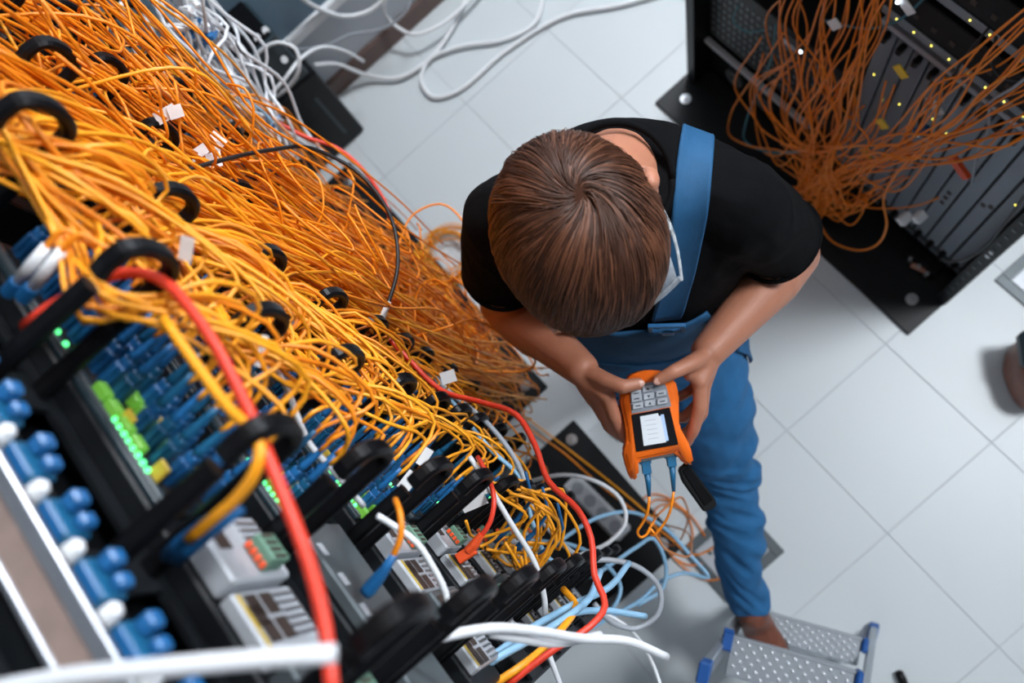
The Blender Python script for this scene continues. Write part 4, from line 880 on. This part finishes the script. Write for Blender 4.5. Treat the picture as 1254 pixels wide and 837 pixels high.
# pocket flap on the hip
hq = BVHTree.FromObject(overalls, bpy.context.evaluated_depsgraph_get()); vs = []
for i in range(5):
    for j in range(5):
        c = pm(.06 - .12 * (i / 4 - .5), .4, .93 - .12 * j / 4 + .03 * (i / 4)); h_ = hq.ray_cast(c, -LF); vs.append((h_[0] if h_[0] is not None else pm(.06, .19, .9)) + LF * .006)
fs = [(i * 5 + j, i * 5 + j + 1, (i + 1) * 5 + j + 1, (i + 1) * 5 + j) for i in range(4) for j in range(4)]
pk = MB().add(vs, fs).build('pocket', 'blue_strap', overalls); sm = pk.modifiers.new('s', 'SOLIDIFY'); sm.thickness = .004
# --- shoes
def shoe(heel, toe, name, sole_z):
    d = (toe - heel); d.z = 0; L_ = d.length; d.normalize(); s = d.cross(UP).normalized(); m = MB()
    secs = []
    for t, w, h, zc in ((-.02, .022, .030, .035), (.03, .033, .046, .046), (.12, .036, .055, .055), (.25, .036, .050, .050), (.45, .040, .036, .038), (.65, .045, .028, .030), (.85, .042, .023, .026), (.97, .028, .018, .022), (1.03, .010, .010, .018)):
        secs.append((heel + d * L_ * t + UP * (sole_z - heel.z + zc), s, UP, w, h))
    loft(m, secs, 24); limb(m, [heel + d * .04 + UP * (sole_z - heel.z + .06), heel + d * .02 + UP * (sole_z - heel.z + .12)], [.036, .036])
    sh_ = link('shoe', remesh(m, 'shoe', 'leather', .004, 3, .5, lambda p: .0018 * noise.noise(p * 55) + .0012 * noise.noise(p * 120)), body); sh_['label'] = 'brown leather shoe'
    m = MB(); vs = []
    for k in (0, 1):
        for t, w in ((-.03, .018), (.05, .034), (.25, .038), (.5, .040), (.7, .046), (.9, .042), (1.0, .026), (1.05, .008)): vs.append(heel + d * L_ * t - s * w + UP * (sole_z - heel.z + .014 * k))
        for t, w in ((1.05, .008), (1.0, .026), (.9, .042), (.7, .046), (.5, .040), (.25, .038), (.05, .034), (-.03, .018)): vs.append(heel + d * L_ * t + s * w + UP * (sole_z - heel.z + .014 * k))
    n = 16; fs = [tuple(range(n))[::-1], tuple(range(n, 2 * n))] + [(j, (j + 1) % n, n + (j + 1) % n, n + j) for j in range(n)]
    m.add(vs, fs).build('sole', 'sole', sh_)
shoe(at(914, 738, z=.25), at(953, 818, z=.25), 'shoe', .232)
shoe(Vector((ankR.x, ankR.y, .0)) - FW * .05, Vector((ankR.x, ankR.y, 0)) + FW * .20, 'shoe', .002)
# --- hair
A3 = np.array([list(hl), list(hg), list(hu)]); HCn = np.array(list(HC)); RAD = np.array([.0815, .1020, .1065])
def on_head(n, lift): return HCn + (n * (RAD + lift[:, None])) @ A3
def hairline(n):   # positive inside the hair
    l, g_, u = n[:, 0], n[:, 1], n[:, 2]
    lim = np.where(g_ > 0, .02 + .36 * np.clip(g_, 0, 1) ** 1.5, -.18 + .9 * g_ * .3); lim = np.where(g_ < -.5, -.42, lim)
    return u - lim
def uv_cap():
    nu_, nv_ = 72, 44; N = []
    for j in range(nv_):
        th = math.pi * j / (nv_ - 1) * .68
        for i in range(nu_): ph = 2 * math.pi * i / nu_; N.append((math.sin(th) * math.cos(ph), math.sin(th) * math.sin(ph), math.cos(th)))
    N = np.array(N); hl_ = hairline(N); V = on_head(N, np.clip(hl_ * .03, -.012, .0035)); F = []
    for j in range(nv_ - 1):
        for i in range(nu_):
            q = (j * nu_ + i, j * nu_ + (i + 1) % nu_, (j + 1) * nu_ + (i + 1) % nu_, (j + 1) * nu_ + i)
            if all(hl_[a] > -.03 for a in q): F.append(q)
    return V, F
V, F = uv_cap(); hairo = MB().add(V, F).build('hair', 'scalp_hair', body, True); hairo['label'] = 'short brown hair combed from a crown whorl'
rg = np.random.default_rng(4)
n0 = rg.normal(size=(46000, 3)); n0 /= np.linalg.norm(n0, axis=1)[:, None]; n0 = n0[hairline(n0) > .0][:17000]
W = np.array([.42, -.66, .62]); W /= np.linalg.norm(W)
S = 8; n = n0.copy(); cl = rg.integers(0, 260, len(n)); cdir = rg.normal(size=(260, 3)) * .24
cen = n[rg.integers(0, len(n), 260)]; cl = np.argmin(((n[:, None, :] - cen[None]) ** 2).sum(2), axis=1)
base_l = rg.uniform(.002, .006, len(n)); P = [on_head(n, base_l * .4)]; dirs = []
leng = rg.uniform(.75, 1.25, len(n)) * .0085
short = np.clip((.25 - n0[:, 2]) * 2.2, 0, .75); leng = leng * (1 - short)
for s in range(S):
    t = n - W; t = t - n * (t * n).sum(1)[:, None]; dist = np.linalg.norm(n - W, axis=1); t /= np.linalg.norm(t, axis=1)[:, None] + 1e-9
    sw = np.cross(np.broadcast_to(W, n.shape), n); sw /= np.linalg.norm(sw, axis=1)[:, None] + 1e-9
    comb = np.array([-.75, .6, 0]); comb = comb - n * (n @ comb)[:, None]
    front = np.clip((n[:, 1] + .55) * 1.1, 0, 1)[:, None]
    dv = t + sw * (1.1 * np.exp(-dist * 2.6))[:, None] + comb * front * .85 + cdir[cl] * .55 + (cen[cl] - n) * .35
    dv = dv - n * (dv * n).sum(1)[:, None]; dv /= np.linalg.norm(dv, axis=1)[:, None] + 1e-9
    n = n + dv * (leng / .095)[:, None]; n /= np.linalg.norm(n, axis=1)[:, None]
    lf_ = base_l + .0045 * math.sin(math.pi * min(1, (s + 1) / S * .8)) * (1 - short) + .0013 * np.sin(cl * 1.7)
    P.append(on_head(n, lf_))
P = np.stack(P, 1); wd = np.array([.6, 1, 1, 1, .95, .85, .7, .45, .15]) * .00075
T = np.gradient(P, axis=1); T /= np.linalg.norm(T, axis=2)[..., None] + 1e-9; Nn = (P - HCn); Nn /= np.linalg.norm(Nn, axis=2)[..., None]; B = np.cross(T, Nn)
ring = np.stack([P + B * wd[None, :, None], P + Nn * wd[None, :, None] * .9, P - B * wd[None, :, None]], 2)   # (n, S+1, 3, 3)
light = (rg.random(len(P)) + .35 * np.sin(cl * 2.3)) > .62
for nm, sel, m_ in (('hair_strands', ~light, 'hair'), ('hair_strands', light, 'hair_light')):
    R_ = ring[sel]; k = len(R_); vv = R_.reshape(-1, 3); base = np.arange(k)[:, None, None] * (S + 1) * 3 + np.arange(S)[None, :, None] * 3
    q1 = np.stack([base[..., 0], base[..., 0] + 1, base[..., 0] + 4, base[..., 0] + 3], -1).reshape(-1, 4); q2 = q1 + 1
    me = bpy.data.meshes.new(nm); me.from_pydata(vv.tolist(), [], np.concatenate([q1, q2]).tolist()); me.materials.append(MATS[m_]); me.polygons.foreach_set('use_smooth', [True] * len(me.polygons))
    ho = link(nm, me, hairo); ho['kind'] = 'stuff'
# --- safety glasses
gl = thing('safety_glasses', 'clear plastic safety glasses worn by the person', 'glasses', HC)
m = MB()
m.tube([hp(l, .112 - .9 * l * l * 4, .012 + .0 * l) - HC for l in np.linspace(-.076, .076, 17)], .0032, 8)
m.build('brow_bar', 'clear_plastic', gl, True)
for s in (-1, 1):
    vs = []; 
    for j in range(6):
        for i in range(9):
            l = s * (.006 + .066 * i / 8); u = .010 - .046 * j / 5; vs.append(hp(l, .112 - 3.6 * l * l - .02 * (j / 5), u) - HC)
    ln = MB().add(vs, [(j * 9 + i, j * 9 + i + 1, (j + 1) * 9 + i + 1, (j + 1) * 9 + i) for j in range(5) for i in range(8)]).build('lens', 'clear_plastic', gl, True); sm = ln.modifiers.new('s', 'SOLIDIFY'); sm.thickness = .0018
    m = MB()
    for q in range(7):
        t0, t1 = q / 7, (q + 1) / 7; a = hp(s * (.077 + .013 * math.sin(t0 * 2.5)), .092 - .105 * t0, .010 - .004 * t0) - HC; c = hp(s * (.077 + .013 * math.sin(t1 * 2.5)), .092 - .105 * t1, .010 - .004 * t1) - HC
        for e, wq in ((-.007, .0016), (.007, .0016), (0, .001)): m.tube([a + hu * e, c + hu * e], wq, 6)
        m.tube([a - hu * .007, a + hu * .007], .0016, 6)
    m.build('temple', 'clear_plastic', gl)
# ================================================================ handheld tester
ts = thing('fibre_tester', 'orange handheld fibre tester with grey keys and lit screen', 'tester', tp(803, 516))
TO = tp(803, 516); kpx = DT / FPX
def tl(px, py, h): return CX * ((px - 803) * kpx) + CY * ((py - 516) * kpx) - CZ * h
def prism(poly, h0, h1, bev=.003, seg=2):
    bm = bmesh.new(); vs = [bm.verts.new(tl(x, y, h0)) for x, y in poly]; f = bm.faces.new(vs)
    r = bmesh.ops.extrude_face_region(bm, geom=[f]); 
    for v in [e for e in r['geom'] if isinstance(e, bmesh.types.BMVert)]: v.co += -CZ * (h1 - h0)
    bmesh.ops.recalc_face_normals(bm, faces=bm.faces)
    if bev: bmesh.ops.bevel(bm, geom=bm.edges[:], offset=bev, segments=seg, affect='EDGES', clamp_overlap=True)
    bm.verts.index_update(); vs = [v.co.copy() for v in bm.verts]; fs = [[v.index for v in g_.verts] for g_ in bm.faces]; bm.free()
    return MB().add(vs, fs)
outline = [(758.5, 489), (767, 463), (778, 456), (794, 453), (814, 455), (825, 466), (829, 482), (829.5, 521), (843, 545), (847.5, 566), (841, 570), (833, 564), (827, 553), (780, 562), (781, 581), (773, 589), (767.5, 575), (762.5, 554), (767, 541), (765.5, 524)]
prism(outline, -.020, .016, .004).build('case', 'orange_plastic', ts, True)
prism([(777, 548), (829, 540), (831, 556), (781, 566)], -.014, .010, .001).build('port_block', 'dark_grey_metal', ts)
prism([(769.5, 484), (783, 481), (783, 470), (800, 466), (812, 470), (814, 475), (819.5, 497), (771.5, 506)], .0145, .0175, .001).build('keypad', 'keypad_grey', ts)
prism([(771, 507), (817.5, 498), (828, 543), (777, 552)], .0145, .0180, .001).build('screen_frame', 'screen_glass', ts)
sc_ = prism([(781.5, 509), (803, 505), (804, 508), (807, 509), (813, 540), (786, 544.5)], .0180, .0186, 0).build('display', 'screen_lit', ts)
prism([(806, 507), (810, 506.3), (816, 538), (812.5, 538.6)], .0180, .0186, 0).build('side_menu', 'screen_blue', sc_)
m_ = None
for j in range(5):
    y = 514 + j * 5.5; prism([(787 + j, y), (800 + j, y - 2), (800.2 + j, y - 1.3), (787.2 + j, y + .7)], .0186, .0188, 0).build('text_line', 'key_grey', sc_)
keys = [(790.5, 475.5), (776.5, 481), (806.5, 481), (791.5, 484.5), (777, 487.5), (778.5, 496), (793, 493), (808, 490.5)]
for i, (x, y) in enumerate(keys):
    w, h = 6.2, 3.6
    kp = [(x - w, y - h + 1.1), (x + w, y - h - 1.1), (x + w, y + h - 1.1), (x - w, y + h + 1.1)]
    ko = prism(kp, .0165, .0205, .0008, 1).build('key', 'key_grey', ts)
    if i in (0, 6): gp = [(x, y - 1.9), (x + 2, y + 1.3), (x - 2, y + 1.6)]
    elif i in (3,): gp = [(x, y + 1.9), (x - 2, y - 1.3), (x + 2, y - 1.6)]
    else: gp = [(x - 3.2, y - .1), (x + 3.2, y - 1.2), (x + 3.3, y + .1), (x - 3.1, y + 1.2)]
    prism(gp, .0204, .0208, 0).build('key_mark', 'print_dark', ko)
prism([(801.5, 488.6), (814.2, 486.2), (815, 493), (802.2, 495.6)], .0160, .0172, .0006, 1).build('key_rim', 'screen_glass', ts)
# rubber cap
fp_ = [(831, 576), (841.5, 566.5), (876.5, 613), (877, 621), (862.5, 628), (836, 591)]
cp = prism(fp_, -.012, .003, .002).build('rubber_cap', 'black_matt', ts)
prism([(835, 577), (842, 571), (872, 612), (862, 619)], .0028, .0045, .001).build('cap_lid', 'black_plastic', cp)
# fibre leads of the tester
for i, (pl, pts) in enumerate(((((789.5, 560), (792.5, 580), (794, 592), (795, 608)), [(795, 608, .0), (793.5, 626, .0), (787, 641, -.01), (780.5, 652, -.015), (785, 658.5, -.02), (792, 655, -.02), (796, 648, -.02), (802, 655, -.02), (808, 664, -.05), (818, 675, -.2), (845, 680, -.5), (838, 650, -.8), (800, 640, -.95)]),
                               (((820.5, 553), (823, 571), (824, 583), (825, 602)), [(825, 602, 0), (822, 622, 0), (815, 639, -.01), (806, 651, -.015), (801, 656, -.02), (795, 652, -.03), (800, 640, -.06), (812, 625, -.2), (835, 610, -.45), (842, 640, -.7), (820, 668, -.9), (790, 650, -.95)]))):
    o = cord('tester_lead', [tp(x, y, h) for x, y, h in pts], .0021, 'orange_cord', ('orange fibre lead in the screen-side port of the tester', 'orange fibre lead in the port beside the rubber cap')[i], 'cable', step=.012)
    (x0, y0), (x1, y1), (x2, y2), (x3, y3) = pl
    def bx4(a, c, w, h0, h1):
        (ax, ay), (bx_, by_) = a, c; nx, ny = (by_ - ay), -(bx_ - ax); L_ = math.hypot(nx, ny); nx, ny = nx / L_ * w, ny / L_ * w
        return [TO + tl(ax + nx, ay + ny, h0), TO + tl(bx_ + nx, by_ + ny, h0), TO + tl(bx_ - nx, by_ - ny, h0), TO + tl(ax - nx, ay - ny, h0), TO + tl(ax + nx, ay + ny, h1), TO + tl(bx_ + nx, by_ + ny, h1), TO + tl(bx_ - nx, by_ - ny, h1), TO + tl(ax - nx, ay - ny, h1)]
    BF = [(0, 3, 2, 1), (4, 5, 6, 7), (0, 1, 5, 4), (1, 2, 6, 5), (2, 3, 7, 6), (3, 0, 4, 7)]
    pg = MB().add(bx4((x0, y0), (x1, y1), 5.2, -.006, .006), BF).add(bx4((x0, y0 + 3), (x0 + .6, y0 + 8), 7.2, -.005, .005), BF).build('plug', 'teal_blue_plug', o)
    MB().tube([TO + tl(x1, y1, 0), TO + tl(x2, y2, 0), TO + tl(x3, y3, 0)], [.0052, .0042, .0026], 10).build('boot', 'teal_blue_plug', pg, True)
# faint orange slack on the floor under the tester
rnd = random.Random(61)
for i in range(3):
    c0 = at(815 + 14 * i, 640 + 12 * i, z=.012); pts = [(c0.x + .09 * math.cos(a + i) * (1 + .2 * i), c0.y + .06 * math.sin(a + i), .006 + .003 * i) for a in np.linspace(0, 5.2, 12)]
    o = cord('slack_cord', pts, .0024, 'deep_orange_cord', 'thin orange cord loop lying on the floor below the tester', 'cable', 'orange floor loops below the tester')
cord('slack_cord', [at(x, y, z=.012 + .004) for x, y in ((640, 520), (690, 555), (730, 590), (775, 625), (815, 655), (850, 680), (880, 668))], .003, 'orange_cord', 'straight orange cord running along the base plate toward the floor box', 'cable')
cord('slack_cord', [at(x, y, z=.012 + .008) for x, y in ((645, 512), (695, 550), (740, 585), (780, 618), (810, 645))], .003, 'yellow_orange_cord', 'second straight orange cord on the base plate', 'cable')

# ================================================================ step ladder
zl, zu = .225, .45
TL, TR = at(905, 733, z=zl), at(1072, 796, z=zl); UL, UR = at(890, 777, z=zu), at(1056, 826, z=zu)
ax_ = (UR - UL); ax_.z = 0; wid = ax_.length; ax_.normalize(); dp = Vector((ax_.y, -ax_.x, 0)) 
if dp.dot(UL - TL) < 0: dp = -dp
ld = thing('step_ladder', 'aluminium step ladder with studded treads and blue end caps', 'ladder', (UL + UR) / 2 * 1.0 - UP * zu)
L0 = ld.location.copy()
def tread(c, z):
    Mt = Matrix((ax_, dp, UP)).transposed().to_4x4(); Mt.translation = Vector((c.x, c.y, z)) - L0
    D = .064 if z < .3 else .085; w = wid / 2 - .012
    t = MB().box((-w, -.0, -.022), (w, D, 0), Mt, .003).build('tread', 'aluminium', ld)
    m = MB(); 
    for i in range(20):
        for j in range(6):
            x = -w + .014 + i * (2 * w - .028) / 19; y = .010 + j * (D - .020) / 5
            if (i + j) % 2: continue
            m.tube([Mt @ Vector((x - .004, y - .003, .0004)), Mt @ Vector((x - .002, y - .0015, .0012)), Mt @ Vector((x + .002, y + .0015, .0012)), Mt @ Vector((x + .004, y + .003, .0004))], [.0012, .0032, .0032, .0012], 8)
    s = m.build('studs', 'tread_bump', t, True); s['kind'] = 'stuff'
    MB().box((-w, -.003, -.024), (w, .004, .003), Mt, .001).build('nosing', 'aluminium', t)
    for sx in (-1, 1): MB().box((sx * (w + .001) - (.0 if sx < 0 else 0), -.006, -.03), (sx * (w + .014), .030, .012), Mt, .004).build('end_cap', 'blue_cap', ld)
lc = TL.lerp(TR, .5); uc = UL.lerp(UR, .5)
tread(lc, zl); tread(uc, zu)
sl = (Vector((uc.x, uc.y, zu)) - Vector((lc.x, lc.y, zl))); 
for s in (-1, 1):
    e = ax_ * s * (wid / 2 + .010)
    c0 = Vector((lc.x, lc.y, zl)) + dp * .04 + e; c1 = Vector((uc.x, uc.y, zu)) + dp * .04 + e
    bot = c0 - sl * (zl / sl.z); top = c1 + sl * .55
    def rail(a, c, w, t_, nm, mt):
        d = (c - a).normalized(); n = d.cross(ax_).normalized(); M_ = Matrix((ax_, n, d)).transposed().to_4x4(); M_.translation = a - L0
        return MB().box((-t_ / 2, -w / 2, 0), (t_ / 2, w / 2, (c - a).length), M_, .003).build(nm, mt, ld)
    rail(bot, top, .040, .018, 'stile', 'aluminium'); rail(top + (sl.normalized() * -.01), top + sl.normalized() * .022, .046, .024, 'top_cap', 'blue_cap'); rail(bot, bot + sl.normalized() * .03, .046, .024, 'foot', 'blue_cap')
    rl = top + dp * .30; rl.z = 0.0; rail(rl, top - sl * .12, .028, .016, 'rear_leg', 'aluminium')
# tool on the floor
tt = thing('hand_tool', 'black handled tool lying on the floor beside the step ladder', 'tool', at(1103, 828, z=0))
a = at(1100, 822, z=.012) - tt.location; d = (at(1112, 850, z=.012) - at(1100, 822, z=.012)).normalized()
MB().tube([a, a + d * .004, a + d * .02, a + d * .05, a + d * .10, a + d * .11], [.006, .0105, .012, .010, .012, .006], 14).build('handle', 'black_plastic', tt, True); MB().tube([a + d * .11, a + d * .20], .0035, 10).build('shaft', 'silver', tt)
# brown stand-in added at the frame edge for an unidentified blurred shape
tb_ = at(1252, 462, z=0)
bg_ = thing('edge_stand_in', 'brown leather tool bag with a dark flap at the edge of the floor', 'bag', (tb_.x, tb_.y, 0))
m = MB(); loft(m, [(Vector((0, 0, z)), Vector((.64, .77, 0)), Vector((.77, -.64, 0)), a, c) for z, a, c in ((.002, .045, .085), (.03, .055, .095), (.09, .055, .095), (.14, .046, .085), (.155, .02, .05))], 28)
link('body', remesh(m, 'body', 'leather', .006, 3, .5, lambda p: .003 * noise.noise(p * 20)), bg_)
MB().box((-.05, -.05, .12), (.05, .05, .165), Matrix.Rotation(.87, 4, 'Z') @ Matrix.Translation((0.0, .045, 0)), .012).build('flap', 'dark_teal_metal', bg_)
